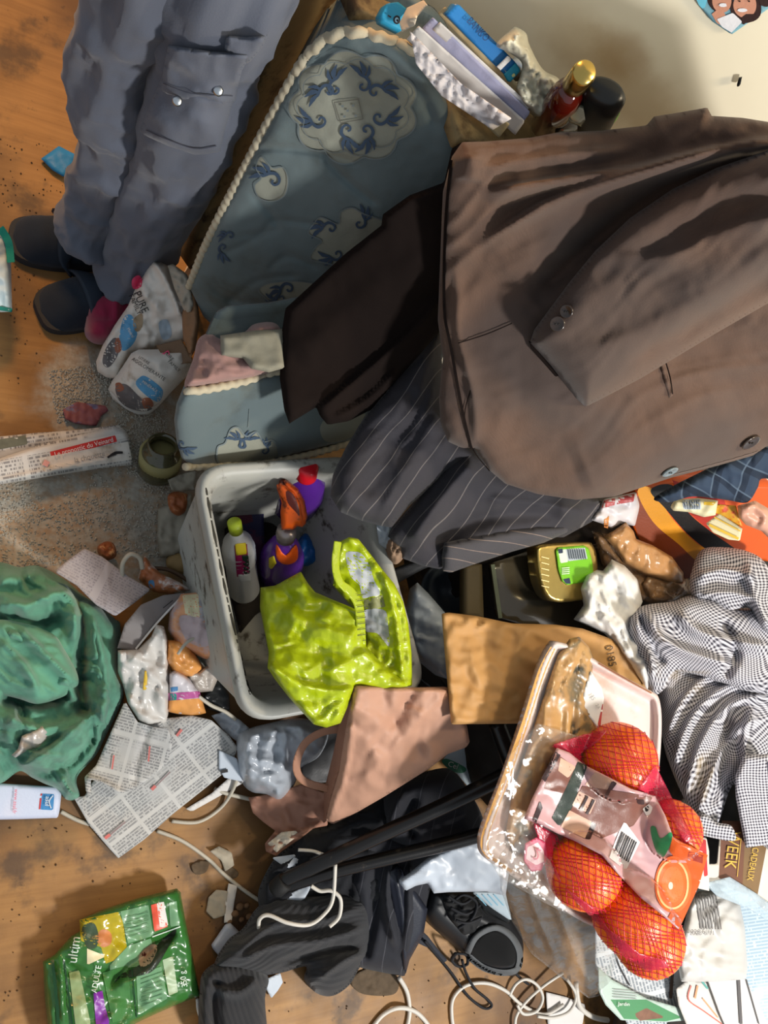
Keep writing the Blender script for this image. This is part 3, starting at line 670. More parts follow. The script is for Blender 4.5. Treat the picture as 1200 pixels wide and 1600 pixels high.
# ------------------------------------------------------------------ hanging clothes
brown = NB('brown_wool'); bu, bv_, buv = brown.uv(); mp_ = brown.n.new('ShaderNodeMapping'); mp_.inputs['Scale'].default_value = (6, 90, 1); brown.l.new(buv, mp_.inputs[0])
bc = brown.mix(brown.noise(1, 3, vec=mp_.outputs[0]), srgb(76, 59, 50), srgb(98, 77, 66)); bc = brown.mix(brown.step(brown.noise(3.2, 3), .42, .6), bc, srgb(76, 64, 59))
bc = brown.mix(brown.step(brown.noise(40, 3), .77, .8), bc, srgb(150, 135, 125)); brown_m = brown.set(bc, .9, spec=.15, sheen=.12); brown.bump([(brown.noise(420, 2), .25)])
dark_brown = mat('dark_brown_wool', (25, 18, 16), .95, var=.2, vs=10, bs=400, spec=.1)
jk = thing('jacket', 'brown wool suit jacket hanging spread over the heap, sleeve across its front', 'jacket', at(950, 700, .45))
jctrl = [(700, 230, .90), (690, 450, .73), (700, 690, .60), (850, 780, .57), (1000, 770, .62), (1200, 690, .74), (1240, 450, .97), (1220, 180, 1.10), (1010, 190, .99), (860, 205, .94), (900, 480, .80)]
jout = [(722, 222), (760, 221), (830, 215), (870, 207), (940, 204), (1010, 196), (1022, 182), (1060, 176), (1105, 168), (1112, 181), (1160, 184), (1260, 200), (1300, 450), (1260, 700), (1198, 697), (1176, 712), (1120, 728), (1050, 746), (960, 776), (900, 781), (840, 772), (790, 756), (765, 735), (742, 700), (722, 700), (700, 690), (688, 660), (686, 620), (692, 560), (684, 500), (688, 400), (692, 300), (706, 245)]
sheet('jacket_body', jout, jctrl, brown_m, jk, step=4.5, thick=.003, puff=(.035, 40), uv=(80, 1, 1, 0), noise=(.03, 120), aniso=[(-22, 260, 46, .014, 2)], folds=[
    ([(770, 372), (850, 320), (950, 285), (1100, 240), (1240, 215)], 16, .03, .5), ([(760, 300), (880, 280), (1010, 260), (1120, 232)], 14, .028, .5), ([(745, 265), (860, 245), (980, 232)], 12, .012, .6),
    ([(830, 470), (900, 400), (1000, 320), (1120, 262), (1240, 240)], 22, -.035, 1), ([(740, 700), (742, 650), (735, 600), (716, 520), (712, 420)], 10, .012, .5), ([(735, 285), (740, 240)], 20, .02),
    ([(900, 740), (1000, 700), (1150, 620)], 50, .02), ([(780, 660), (900, 690), (1040, 660)], 40, -.012), ([(1040, 560), (1150, 510), (1240, 470)], 26, -.012)],
    lines=[([(716, 536), (760, 522), (800, 505)], 1.8, dark_brown), ([(735, 610), (726, 650), (738, 700), (765, 736)], 1.6, dark_brown), ([(705, 250), (696, 350), (694, 480), (704, 540), (722, 640), (736, 700)], 4.5, dark_brown), ([(1040, 745), (1130, 722), (1190, 704)], 1, mat('brown_stitch', (110, 92, 84)))])
JS = o_S['jacket_body']
sheet('sleeve', [(828, 535), (835, 515), (862, 478), (892, 438), (930, 392), (985, 340), (1050, 296), (1120, 262), (1200, 235), (1260, 222), (1300, 300), (1290, 430), (1200, 474), (1120, 520), (1050, 562), (1000, 592), (950, 618), (915, 636), (900, 622), (880, 596), (860, 570), (842, 550)], lambda P: JS.depth(P) - .04, brown_m, jk, step=4.5, thick=.003, puff=(.06, 50), uv=(-38, 1, 1, 0), noise=(.02, 110), aniso=[(-38, 220, 38, .012, 6)], folds=[
    ([(900, 560), (1000, 520), (1100, 460), (1220, 380)], 26, .012, .6), ([(930, 440), (1020, 380), (1120, 330), (1240, 290)], 20, -.014), ([(960, 400), (1050, 400), (1130, 360), (1240, 330)], 18, .01, .5), ([(1000, 560), (1100, 500), (1240, 410)], 14, -.008)])
# cuff opening
sheet('cuff_edge', [(826, 533), (832, 533), (860, 566), (884, 597), (918, 634), (914, 638), (880, 603), (850, 568), (830, 545)], lambda P: JS.depth(P) - .038, dark_brown, jk, step=3)
SS = o_S['sleeve']
sheet('pocket_welt', [(1030, 566), (1037, 563), (1046, 590), (1052, 617), (1046, 622), (1038, 596)], lambda P: JS.depth(P) - JS.h(P) - .001, brown_m, jk, step=3, puff=(.005, 3), lines=[([(1040, 565), (1047, 590), (1051, 616)], 2, dark_brown)])
def button(cx, cy, r, S, m, off, par):
    q = S([(cx, cy)], off)[0]; q1 = S([(cx + 6, cy)], off)[0]; q2 = S([(cx, cy + 6)], off)[0]; nn = np.cross(q2 - q, q1 - q); nn /= np.linalg.norm(nn)
    if nn @ (CAM - q) < 0: nn = -nn
    rad = r * depth_of(q) / FP
    b_ = lathe('button', q, q + nn * .004, [(0, rad * .9), (.3, rad), (.9, rad), (1, rad * .85), (.8, rad * .7), (.75, rad * .05)], m, par, seg=28, world=True)
    for k in (-1, 1):
        c_ = q + nn * .0032 + (q1 - q) / np.linalg.norm(q1 - q) * rad * .2 * k; lathe('button_hole', c_, c_ + nn * .001, [(0, rad * .11), (1, rad * .11)], mat('black_thread', (14, 12, 12)), b_, seg=8, world=True)
bt_m = mat('dark_horn_button', (52, 40, 34), .25, var=.3, bump=0, coat=.4); btl_m = mat('pearly_grey_button', (120, 134, 140), .18, var=.3, vs=60, bump=0, coat=.8)
b1 = button(871, 506, 12, SS, bt_m, .002, jk); button(886, 486, 11, SS, bt_m, .002, jk); button(1046, 736, 13, JS, btl_m, .004, jk); button(1172, 690, 15, JS, bt_m, .004, jk)
# dark brown garment under the jacket, its shade put into the near-black colour
o = sheet('dark_garment', [(722, 222), (706, 232), (694, 285), (640, 305), (598, 335), (596, 352), (540, 396), (446, 482), (440, 520), (437, 590), (444, 640), (452, 662), (494, 636), (500, 650), (512, 664), (545, 658), (580, 640), (650, 560), (690, 515), (720, 500), (770, 420), (775, 340), (750, 260)], [(720, 225, .86), (700, 500, .62), (445, 482, .55), (450, 660, .5), (598, 340, .75), (690, 380, .75)], dark_brown, step=5, thick=.003, puff=(.02, 14), noise=(.02, 90), folds=[([(500, 640), (560, 590), (640, 520), (690, 460)], 12, .02, .4), ([(520, 655), (580, 620), (620, 580)], 8, .012, .5), ([(460, 560), (560, 480), (680, 400)], 30, .012)])
tag(o, 'dark brown trousers with shade painted in, lying over the mattress, left of the brown jacket', 'trousers')
# pinstripe trousers
pin_m = stripes('pinstripe_wool', (44, 42, 48), (112, 106, 104), 4.0, .055); pin2 = stripes('pinstripe_wool_two', (62, 60, 64), (150, 130, 118), 5.0, .055)
pt = thing('pinstripe_trousers', 'charcoal pinstripe trousers hanging out below the brown jacket', 'trousers', at(680, 780, .35))
sheet('trouser_leg', [(520, 742), (516, 775), (532, 800), (560, 812), (596, 822), (612, 824), (640, 790), (700, 740), (760, 720), (740, 690), (700, 640), (690, 560), (690, 510), (660, 540), (620, 585), (570, 650), (540, 700)], [(520, 760, .46), (600, 820, .44), (690, 520, .54), (740, 700, .5)], pin_m, pt, step=4.5, thick=.003, puff=(.05, 40), uv=(38, 1, .3, 60), noise=(.03, 80), aniso=[(125, 160, 26, .02, 5)], folds=[([(600, 800), (640, 720), (690, 640)], 18, .012, .5), ([(560, 780), (620, 690), (680, 570)], 20, -.01), ([(530, 790), (560, 806), (600, 816)], 8, .006)])
sheet('trouser_leg', [(612, 824), (606, 838), (625, 858), (628, 872), (660, 884), (690, 890), (700, 870), (760, 860), (840, 838), (880, 840), (925, 815), (945, 785), (900, 770), (800, 740), (730, 690), (700, 720), (650, 780)], [(610, 835, .40), (690, 890, .38), (730, 700, .5), (930, 790, .44)], pin_m, pt, step=4.5, thick=.003, puff=(.05, 30), uv=(40, 1, .3, 70), noise=(.03, 80), folds=[([(640, 850), (690, 780), (740, 720)], 20, .03, .5), ([(680, 860), (720, 820), (800, 800), (880, 800)], 18, -.035, 1), ([(760, 780), (840, 790), (920, 800)], 16, .02, .5)])
sheet('turned_up_hem', [(694, 848), (740, 838), (800, 826), (860, 822), (890, 822), (886, 832), (850, 848), (800, 862), (740, 882), (704, 895), (692, 892), (690, 870)], [(692, 870, .42), (880, 828, .44), (740, 838, .44)], pin2, pt, step=4, thick=.003, puff=(.03, 16), uv=(100, 1, .2, 30), noise=(.008, 60))
# ------------------------------------------------------------------ the heap in the background of everything on the right
rag_m = mat('dark_grimy_rags', (44, 38, 34), .9, var=.6, vs=11, bs=120, dirt=(74, 58, 40), ds=8, dt=(.5, .68))
heap = sheet('rubbish_heap', [(632, 850), (700, 810), (760, 795), (900, 790), (1000, 785), (1080, 800), (1180, 850), (1260, 1000), (1300, 1700), (950, 1700), (962, 1585), (968, 1500), (915, 1400), (820, 1310), (745, 1240), (700, 1150), (655, 1090), (650, 980)],
             [(640, 900, .03), (700, 1150, .04), (950, 1580, .06), (1000, 900, .25), (1180, 850, .36), (1250, 1650, .16), (900, 1200, .26), (1100, 1400, .2), (780, 870, .26), (1200, 1000, .3)], rag_m, step=9, thick=.004, puff=(.05, 50), noise=(.09, 110), crs=(.03, 50), sm=True, seed=4)
tag(heap, 'dark grimy mass of rags and rubbish under the things on the right', 'rubbish', kind='stuff')

# ------------------------------------------------------------------ grey plastic crate with rim
bin_m = mat('grimy_white_plastic', (158, 158, 152), .45, var=.15, vs=9, bs=90, bump=.15, dirt=(70, 64, 54), ds=22, dt=(.55, .7)); 
bt = thing('storage_box', 'big grimy pale-grey plastic box with a rounded rim, below the mattress', 'box', at(480, 930, 0))
cs = [at(303, 728, .36), at(566, 712, .36), at(668, 1078, .36), at(382, 1133, .36)]
cc_ = sum(cs) / 4
def rrect(scale, z, rad, shift=(0, 0, 0)):
    P = []; K = [cc_ + (c - cc_) * scale + np.array(shift) for c in cs]
    for i in range(4):
        p, a, b = K[i], K[i - 1], K[(i + 1) % 4]; da = (a - p) / np.linalg.norm(a - p); db = (b - p) / np.linalg.norm(b - p)
        s0, s1 = p + da * rad, p + db * rad
        for k in range(9):
            t = k / 8; q = (1 - t) ** 2 * s0 + 2 * t * (1 - t) * p + t * t * s1; P.append(np.array([q[0], q[1], z]))
    return P
rings = [rrect(.67, .004, .03), rrect(.96, .33, .045), rrect(.975, .335, .05), rrect(1.0, .335, .055), rrect(1.006, .345, .055), rrect(1.0, .362, .055), rrect(.97, .366, .052), rrect(.885, .352, .045), rrect(.86, .335, .04), rrect(.84, .30, .04), rrect(.64, .02, .03)]
V = sum(rings, []); n = 36
Fc = [[r * n + k, r * n + (k + 1) % n, (r + 1) * n + (k + 1) % n, (r + 1) * n + k] for r in range(len(rings) - 1) for k in range(n)] + [list(range(n)), [(len(rings) - 1) * n + k for k in range(n)]]
mi = [0] * len(Fc)
crud = mat('black_mould_line', (52, 50, 42), .9, var=.5, vs=40)
link('box_shell', V, Fc, [bin_m, crud], mi, bt)
ls = [o for o in C.objects if o.name == 'box_shell'][0]; bd_ = on(ls)
sheet('mould_line', strip_poly(smooth([(322, 762), (330, 810), (340, 860), (354, 930), (368, 990), (382, 1050), (392, 1085)], 5, False), 1.5 + 3.5 * np.abs(np.sin(np.arange(31) * 1.7)) * np.abs(np.sin(np.arange(31) * .6))), lambda P: bd_(P) - .0008, crud, ls, step=3, thick=.0006)
# things in the box
def inbox(px, py, z): return (px, py, z)
wb = thing('white_bottle', 'white ribbed plastic bottle with yellow and magenta label, at the left inside the box', 'bottle', at(372, 930, .03))
whp = mat('white_plastic', (200, 204, 210), .35, var=.1, bump=.05)
prof = [(0, .026), (.05, .03)] + [(x, .03 if i % 2 else .0275) for i, x in enumerate(np.linspace(.55, .78, 9))] + [(.84, .026), (.93, .012), (1, .011)]
WBo = lathe('bottle_body', (382, 925, .06), (369, 830, .24), prof, whp, wb, seg=28); wd_ = on(WBo)
lathe('bottle_cap', (369, 830, .24), (366, 816, .258), [(0, .012), (1, .012)], mat('yellow_green_cap', (170, 190, 50), .4), wb)
for nm, pg, m in (('label_red', [(366, 852), (386, 850), (390, 898), (370, 902)], mat('magenta_print', (150, 24, 88), .5)), ('label_yellow', [(367, 850), (384, 848), (386, 866), (369, 868)], mat('yellow_print', (222, 205, 40), .5)), ('label_dark', [(378, 868), (388, 867), (391, 896), (382, 898)], mat('dark_green_print', (24, 50, 40), .5)), ('label_white', [(372, 898), (391, 894), (392, 908), (374, 910)], whp)):
    sheet(nm, pg, lambda P: wd_(P) - .0012 - (.0008 if nm != 'label_red' else 0), m, WBo, step=3, thick=.0005)
pur = mat('purple_plastic', (84, 34, 138), .25, var=.15, bump=.05, coat=.3); org = mat('orange_plastic', (226, 92, 22), .4, var=.15, dirt=(90, 30, 12), ds=26, dt=(.5, .62)); red_m = mat('red_plastic', (204, 24, 40), .3, bump=.05)
pb2 = thing('purple_bottle', 'rounded purple bottle with red screw cap, behind the spray bottle in the box', 'bottle', at(470, 780, .08))
lathe('bottle_body', (462, 800, .12), (476, 738, .33), [(0, .035), (.05, .043), (.5, .045), (.8, .04), (.94, .024), (1, .014)], pur, pb2, flat=.7)
lathe('bottle_cap', (478, 746, .335), (482, 728, .362), [(0, .0165), (.1, .018), (.9, .0175), (1, .014)], red_m, pb2)
sb = thing('spray_bottle', 'purple spray bottle with bright orange trigger head, dirty, in the middle of the box', 'bottle', at(440, 900, .03))
SBo = lathe('bottle_body', (436, 900, .06), (446, 842, .27), [(0, .036), (.04, .042), (.3, .044), (.6, .04), (.85, .028), (1, .015)], pur, sb, flat=.8, seg=32); sdp = on(SBo)
sheet('orange_label', smooth([(432, 850), (446, 868), (462, 850), (466, 870), (458, 880), (444, 882), (432, 872)], 3), lambda P: sdp(P) - .0015, org, SBo, step=3, thick=.0006)
sheet('yellow_print', [(420, 872), (428, 868), (432, 880), (424, 890), (420, 886)], lambda P: sdp(P) - .0015, mat('yellow_print', (222, 205, 40), .5), SBo, step=3, thick=.0006)
lathe('collar', (446, 842, .27), (448, 826, .292), [(0, .016), (.5, .018), (1, .016)], mat('silvery_collar', (150, 140, 140), .3, metal=.6), sb)
sheet('trigger_head', [(432, 762), (437, 751), (446, 757), (460, 768), (470, 786), (475, 812), (472, 824), (464, 822), (458, 828), (440, 828), (438, 800), (440, 785)], [(434, 755, .34), (475, 815, .335), (440, 828, .30)], org, sb, puff=(.02, 9), step=2.5, thick=.012, decals=[([(447, 768), (458, 772), (466, 790), (468, 806), (462, 800), (450, 786)], mat('dark_rust', (84, 24, 16), .5), 1)])
tube('trigger_lever', [(436, 756, .345), (444, 772, .345), (450, 792, .325), (446, 812, .30)], [.005, .007, .006, .004], org, sb, seg=8)
sheet('blue_rag', [(462, 852), (478, 832), (492, 845), (502, 868), (496, 880), (470, 885), (460, 872)], [(462, 852, .14), (500, 880, .12), (480, 832, .14)], mat('bright_blue_film', (18, 96, 170), .4), sm=True, puff=(.03, 12), crs=(.02, 20), step=3); tag(bpy.data.objects['blue_rag'], 'bright blue crumpled plastic beside the spray bottle in the box', 'wrapper')
sheet('printed_carton', [(360, 790), (395, 782), (412, 800), (414, 870), (398, 912), (388, 900), (380, 840), (362, 815)], [(360, 790, .13), (412, 800, .12), (398, 912, .1)], mat('dark_indigo_card', (26, 26, 66), .5, dirt=(66, 24, 60), ds=20, dt=(.5, .6)), step=4, thick=.02, decals=[([(364, 796), (390, 792), (396, 815), (370, 822)], mat('dark_red_print', (78, 24, 44)))]); tag(bpy.data.objects['printed_carton'], 'dark indigo carton between the white bottle and the spray bottle', 'box')
sheet('dark_rag', [(350, 780), (470, 745), (560, 760), (600, 860), (560, 900), (470, 920), (400, 960), (375, 990), (352, 900)], [(350, 780, .03), (560, 760, .03), (450, 960, .03)], rag_m, step=7, puff=(.03, 30), noise=(.04, 50)); tag(bpy.data.objects['dark_rag'], 'dark rag lying at the bottom of the plastic box', 'rag')

# ------------------------------------------------------------------ lime bag
def limem(name, rgb, dk):
    b = NB(name); v = b.n.new('ShaderNodeTexVoronoi'); v.inputs['Scale'].default_value = 85; b.l.new(b.pos(), v.inputs['Vector'])
    c = b.mix(b.noise(14, 4), srgb(*dk), srgb(*rgb)); m = b.set(c, .32, spec=.5); b.bump([(v.outputs[0], .5), (b.noise(70, 3), .5)], .0015); return m
lime = limem('lime_woven_plastic', (176, 192, 14), (136, 154, 6)); gwhite = mat('greyish_white_lining', (168, 172, 178), .6, var=.2, vs=30, bs=90)
lb = thing('carrier_bag', 'lime-green shiny carrier bag with open handle, spilling out of the plastic box', 'bag', at(520, 1000, .2))
lctrl_ = [(407, 930, .30), (470, 893, .34), (550, 845, .42), (640, 1000, .43), (560, 1075, .40), (500, 1137, .405), (420, 1050, .395), (480, 980, .36)]
sheet('bag_front', [(407, 918), (430, 915), (446, 906), (470, 893), (480, 910), (492, 925), (515, 935), (540, 945), (570, 958), (572, 1010), (600, 1040), (640, 1072), (600, 1078), (556, 1074), (545, 1100), (532, 1130), (510, 1137), (490, 1132), (468, 1108), (450, 1088), (430, 1062), (418, 1044), (420, 1020), (414, 990), (406, 950)], lctrl_, lime, lb, sm=False, step=3.5, thick=.001, puff=(.02, 14), crs=(.045, 62), rdg=(.007, 22), noise=(.03, 60), folds=[([(415, 1035), (470, 1068), (520, 1078), (560, 1075)], 9, .018, .35), ([(440, 950), (500, 985), (560, 1000)], 22, .02), ([(450, 930), (480, 960), (520, 940)], 10, -.012)], seed=7)
sheet('bag_back', [(520, 915), (525, 870), (532, 846), (545, 839), (560, 842), (576, 862), (596, 888), (616, 912), (630, 940), (638, 975), (643, 1020), (644, 1072), (600, 1078), (560, 1050), (572, 1000), (560, 960)], [(540, 840, .43), (640, 1000, .41), (560, 1075, .37), (540, 930, .36)], lime, lb, step=3.5, thick=.001, puff=(.012, 8), crs=(.03, 30), folds=[([(600, 900), (618, 960), (630, 1060)], 6, .012, .5)], decals=[([(540, 866), (552, 862), (566, 866), (578, 885), (584, 905), (594, 928), (580, 932), (566, 934), (562, 915), (548, 900)], gwhite, 1), ([(568, 955), (600, 953), (606, 975), (608, 1010), (590, 990), (570, 985)], gwhite, 1), ([(568, 938), (598, 930), (602, 948), (570, 954)], mat('olive_lining', (126, 128, 84), .6))])
sheet('bag_handle', strip_poly(smooth([(528, 846), (524, 880), (530, 908), (548, 925), (560, 945), (563, 970), (565, 1008)], 5, False), [12] * 13 + [14] * 18), [(528, 846, .445), (565, 1008, .42), (545, 925, .435), (520, 900, .44)], lime, lb, step=3, thick=.003, lines=[([(558, 930 + 9 * k), (572, 928 + 9 * k)], 1.3, mat('dark_olive_crease', (70, 78, 8))) for k in range(9)])

# ------------------------------------------------------------------ middle clutter between box and tray
cp = film('grey_clear_film', (196, 204, 212), .5, .12, 26)
o = card('clear_bag', [(640, 920), (652, 910), (670, 928), (696, 958), (700, 990), (702, 1062), (680, 1055), (650, 1030), (640, 1000), (632, 960)], [(640, 920, .3), (700, 960, .3), (690, 1060, .24)], mat('cloudy_film', (150, 160, 172), .25, var=.25, vs=20, bump=.5, bs=50), 'cloudy clear plastic bag wedged between the plastic box and the kraft envelope', 'bag', puff=(.04, 22), crs=(.05, 40), step=3.5)
bw = lathe('grey_bowl', (706, 935, .17), (703, 920, .24), [(0, .03), (.4, .052), (1, .058), (.95, .053), (.4, .045), (.2, .01)], mat('dark_grey_plastic', (62, 70, 80), .3, var=.1), seg=32); tag(bw, 'dark grey plastic bowl behind the cloudy bag, left of the wooden batten', 'bowl')
o = card('wooden_batten', [(728, 885), (753, 882), (756, 965), (728, 963)], [(728, 885, .33), (753, 882, .33), (740, 963, .31)], mat('greasy_wood', (86, 74, 48), .6, var=.35), 'short greasy wooden batten standing left of the glass plate', 'slat', thick=.02, step=5)
gp = card('glass_plate', [(768, 880), (800, 870), (860, 850), (960, 850), (1000, 900), (1000, 1000), (900, 1000), (780, 965)], [(768, 880, .34), (960, 860, .36), (900, 1000, .34)], mat('dirty_dark_glass', (60, 54, 42), .18, var=.35, vs=14, dirt=(86, 78, 62), ds=12, dt=(.55, .75), bump=.05, coat=.4), 'dirty dark glass plate lying under the foil tray', 'glass', thick=.012, step=8, lines=[([(770, 882), (782, 966)], 6, mat('green_glass_edge', (82, 88, 66), .2))])
# foil tray with green lid
foil = mat('gold_foil', (196, 168, 96), .28, metal=.9, var=.2, vs=40, bump=.15); tr = thing('foil_tray', 'small gold foil food tray with a bright green printed lid, on the glass plate', 'food tray', at(885, 895, .36))
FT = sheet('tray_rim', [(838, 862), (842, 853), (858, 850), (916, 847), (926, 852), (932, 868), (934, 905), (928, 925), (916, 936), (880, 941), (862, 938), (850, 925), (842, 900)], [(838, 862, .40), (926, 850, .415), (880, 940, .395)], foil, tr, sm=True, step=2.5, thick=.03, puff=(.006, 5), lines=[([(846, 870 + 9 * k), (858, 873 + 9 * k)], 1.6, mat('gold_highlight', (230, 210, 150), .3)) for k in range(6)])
S_F = o_S['tray_rim']
sheet('green_lid', [(868, 860), (872, 855), (912, 852), (920, 857), (926, 880), (927, 898), (922, 908), (886, 914), (878, 908), (872, 890)], lambda P: S_F.depth(P) - .009, mat('bright_green_print', (112, 182, 32), .35, var=.15), tr, step=2.5, thick=.001, puff=(.002, 3), decals=[([(872, 860), (884, 858), (888, 878), (876, 880)], mat('pale_green_white', (205, 215, 200), .5)), ([(872, 858), (879, 857), (880, 864), (873, 865)], mat('navy_label', (24, 40, 70), .5)), ([(884, 858), (914, 856), (918, 873), (888, 877)], mat('barcode_grey', (170, 180, 190), .5)), ([(880, 905), (890, 903), (892, 912), (884, 912)], mat('navy_label', (24, 40, 70)))], lines=[([(888 + 3.5 * k, 858), (891 + 3.5 * k, 874)], 1.4, mat('barcode_ink', (70, 80, 90))) for k in range(8)] + [([(878, 888 + 3 * k), (890, 887 + 3 * k)], 1.2, mat('pale_green_white', (205, 215, 200))) for k in range(4)])
# tissue paper
wt = mat('thin_white_film', (214, 212, 208), .4, var=.12, vs=18, bs=60, bump=.5)
o = card('tissue', [(896, 968), (912, 945), (906, 920), (915, 898), (932, 890), (942, 892), (956, 874), (976, 884), (996, 905), (1004, 940), (1000, 950), (1004, 990), (1020, 1040), (1012, 1078), (985, 1040), (962, 1010), (945, 990), (920, 978)], [(900, 965, .39), (956, 880, .42), (1012, 1075, .44), (1000, 930, .42)], wt, 'thin white crumpled paper standing between the foil tray and the checked shirt', 'paper', puff=(.035, 14), crs=(.05, 44), aniso=[(60, 80, 12, .02, 3)], step=3)
# crumpled kraft pieces, red-white packet
kr = mat('glossy_kraft', (176, 130, 84), .3, var=.3, vs=18, bump=.5, bs=60)
o = card('kraft_wrapper', [(943, 838), (960, 828), (978, 816), (990, 830), (994, 842), (1020, 852), (1050, 870), (1068, 895), (1068, 912), (1050, 912), (1030, 905), (1006, 898), (975, 880), (962, 858)], [(943, 838, .42), (1068, 905, .41), (990, 830, .44), (1010, 895, .40)], kr, 'crumpled brown glossy paper wrapper below the orange box', 'wrapper', puff=(.03, 14), crs=(.03, 28), step=3)
o = card('food_packet', [(922, 812), (934, 795), (944, 780), (996, 768), (1000, 790), (992, 822), (970, 818), (955, 826), (940, 818)], [(922, 812, .43), (996, 768, .46), (980, 822, .43)], mat('white_packet', (200, 194, 196), .4, var=.15), 'white and red food packet sticking out under the jacket hem', 'packet', puff=(.02, 12), crs=(.025, 26), step=3, decals=[([(944, 782), (962, 778), (960, 790), (940, 794)], mat('dull_red_print', (170, 66, 66), .45)), ([(966, 777), (992, 771), (990, 784), (964, 788)], mat('dull_red_print', (170, 66, 66), .45)), ([(944, 812), (952, 806), (950, 826), (944, 824)], mat('orange_stain', (196, 130, 70)))])
o = card('clear_wrapper', [(925, 830), (960, 835), (1000, 880), (1040, 905), (1075, 900), (1085, 925), (1030, 945), (990, 935), (940, 880)], [(925, 830, .37), (1075, 900, .37), (990, 935, .37)], film('brownish_film', (170, 130, 90), .45, .1, 40), 'brownish clear plastic wrapper under the brown wrapper', 'wrapper', puff=(.03, 20), crs=(.03, 26), step=4)
# orange-yellow box
ob_ = thing('orange_box', 'large orange cardboard box with yellow and black bands, right side under the plaid shirt', 'box', at(1100, 830, .34))
orc = mat('orange_card', (206, 84, 22), .35, var=.12); yel = mat('ochre_yellow_print', (206, 138, 26), .35, var=.1); blk = mat('black_glossy_card', (16, 14, 14), .3); rdb = mat('reddish_brown_card', (122, 52, 20), .4, var=.2)
OB = sheet('box_body', [(996, 768), (1060, 755), (1210, 760), (1215, 880), (1160, 870), (1120, 862), (1092, 880), (1075, 905), (1040, 890), (1000, 845), (985, 810)], [(996, 768, .47), (1210, 760, .58), (1075, 905, .38), (1200, 880, .46)], orc, ob_, step=4, thick=.05, decals=[
    ([(985, 800), (1000, 768), (1050, 830), (1100, 880), (1075, 905), (1040, 890), (1000, 845)], rdb), ([(996, 768), (1020, 764), (1050, 810), (1090, 850), (1118, 864), (1095, 880), (1060, 850), (1020, 815)], yel, 1), ([(1016, 766), (1050, 758), (1075, 800), (1110, 830), (1160, 868), (1118, 866), (1075, 835), (1040, 795)], blk, 1), ([(1050, 750), (1130, 775), (1140, 810), (1110, 830), (1075, 800)], mat('red_print', (176, 44, 26), .35), 0)])
wtl = mat('cream_yellow_label', (214, 206, 168), .5, var=.1)
o = card('tea_packet', [(1047, 792), (1055, 780), (1090, 778), (1122, 782), (1118, 805), (1100, 808), (1075, 800), (1052, 798)], [(1047, 792, .52), (1122, 780, .57), (1100, 808, .55)], wtl, 'torn cream and yellow packet with barcode on the orange box', 'packet', thick=.006, puff=(.012, 8), crs=(.012, 22), step=3, decals=[([(1066, 782), (1094, 779), (1096, 796), (1068, 796)], mat('barcode_grey', (170, 180, 190))), ([(1100, 784), (1120, 784), (1114, 790), (1100, 789)], mat('yellow_band', (214, 176, 50)))], lines=[([(1070 + 3.6 * k, 782), (1071 + 3.6 * k, 795)], 1.3, mat('barcode_ink', (70, 80, 90))) for k in range(7)])
o = card('tea_packet', [(1103, 818), (1124, 802), (1160, 826), (1156, 845), (1138, 843), (1114, 832)], [(1103, 818, .52), (1160, 826, .56), (1138, 843, .54)], wtl, 'small cream packet with yellow bands lying lower on the orange box', 'packet', thick=.01, step=3, lines=[([(1108, 820), (1154, 842)], 4, mat('yellow_band', (214, 176, 50))), ([(1116, 808), (1157, 830)], 2, mat('yellow_band', (214, 176, 50)))])
o = card('pink_packet', [(1152, 790), (1180, 782), (1210, 800), (1210, 850), (1190, 830), (1165, 820), (1154, 808)], [(1152, 790, .58), (1210, 800, .61), (1190, 840, .58)], mat('pinkish_packet', (200, 150, 128), .4, var=.2), 'pinkish crumpled packet at the right edge, on the orange box', 'packet', puff=(.02, 10), crs=(.03, 26), step=3)
o = card('fruit_print_packet', [(1110, 800), (1122, 788), (1150, 790), (1156, 812), (1162, 826), (1140, 815), (1126, 804)], [(1110, 800, .53), (1150, 790, .57), (1140, 820, .54)], mat('yellow_red_print', (216, 160, 40), .4, dirt=(200, 70, 30), ds=30, dt=(.5, .6)), 'yellow and red printed packet between the two cream packets', 'packet', step=3, crs=(.01, 20))
# dark plaid shirt
def plaid():
    b = NB('navy_plaid'); u, v, _ = b.uv(); c = b.mix(b.noise(9), srgb(34, 44, 58), srgb(54, 68, 88))
    for ax, f, w_, cc2 in ((u, 2.6, .3, (22, 28, 40)), (v, 2.6, .3, (22, 28, 40)), (u, 2.6, .06, (90, 106, 124)), (v, 2.6, .06, (90, 106, 124))):
        c = b.mix(b.math('MULTIPLY', b.math('LESS_THAN', b.math('FRACT', b.math('MULTIPLY', ax, f)), w_), .6), c, srgb(*cc2))
    return b.set(c, .85, spec=.15)
o = card('plaid_shirt', [(1022, 778), (1050, 760), (1100, 735), (1150, 710), (1210, 695), (1220, 745), (1190, 748), (1184, 762), (1168, 785), (1140, 782), (1110, 778), (1080, 776), (1050, 784), (1030, 784)], [(1022, 778, .56), (1210, 695, .68), (1168, 785, .6)], plaid(), 'crumpled navy plaid shirt poking out under the jacket at the right', 'shirt', puff=(.05, 20), rdg=(.03, 40), uv=(30, 1, .4, 60), step=3.5, sm=True)

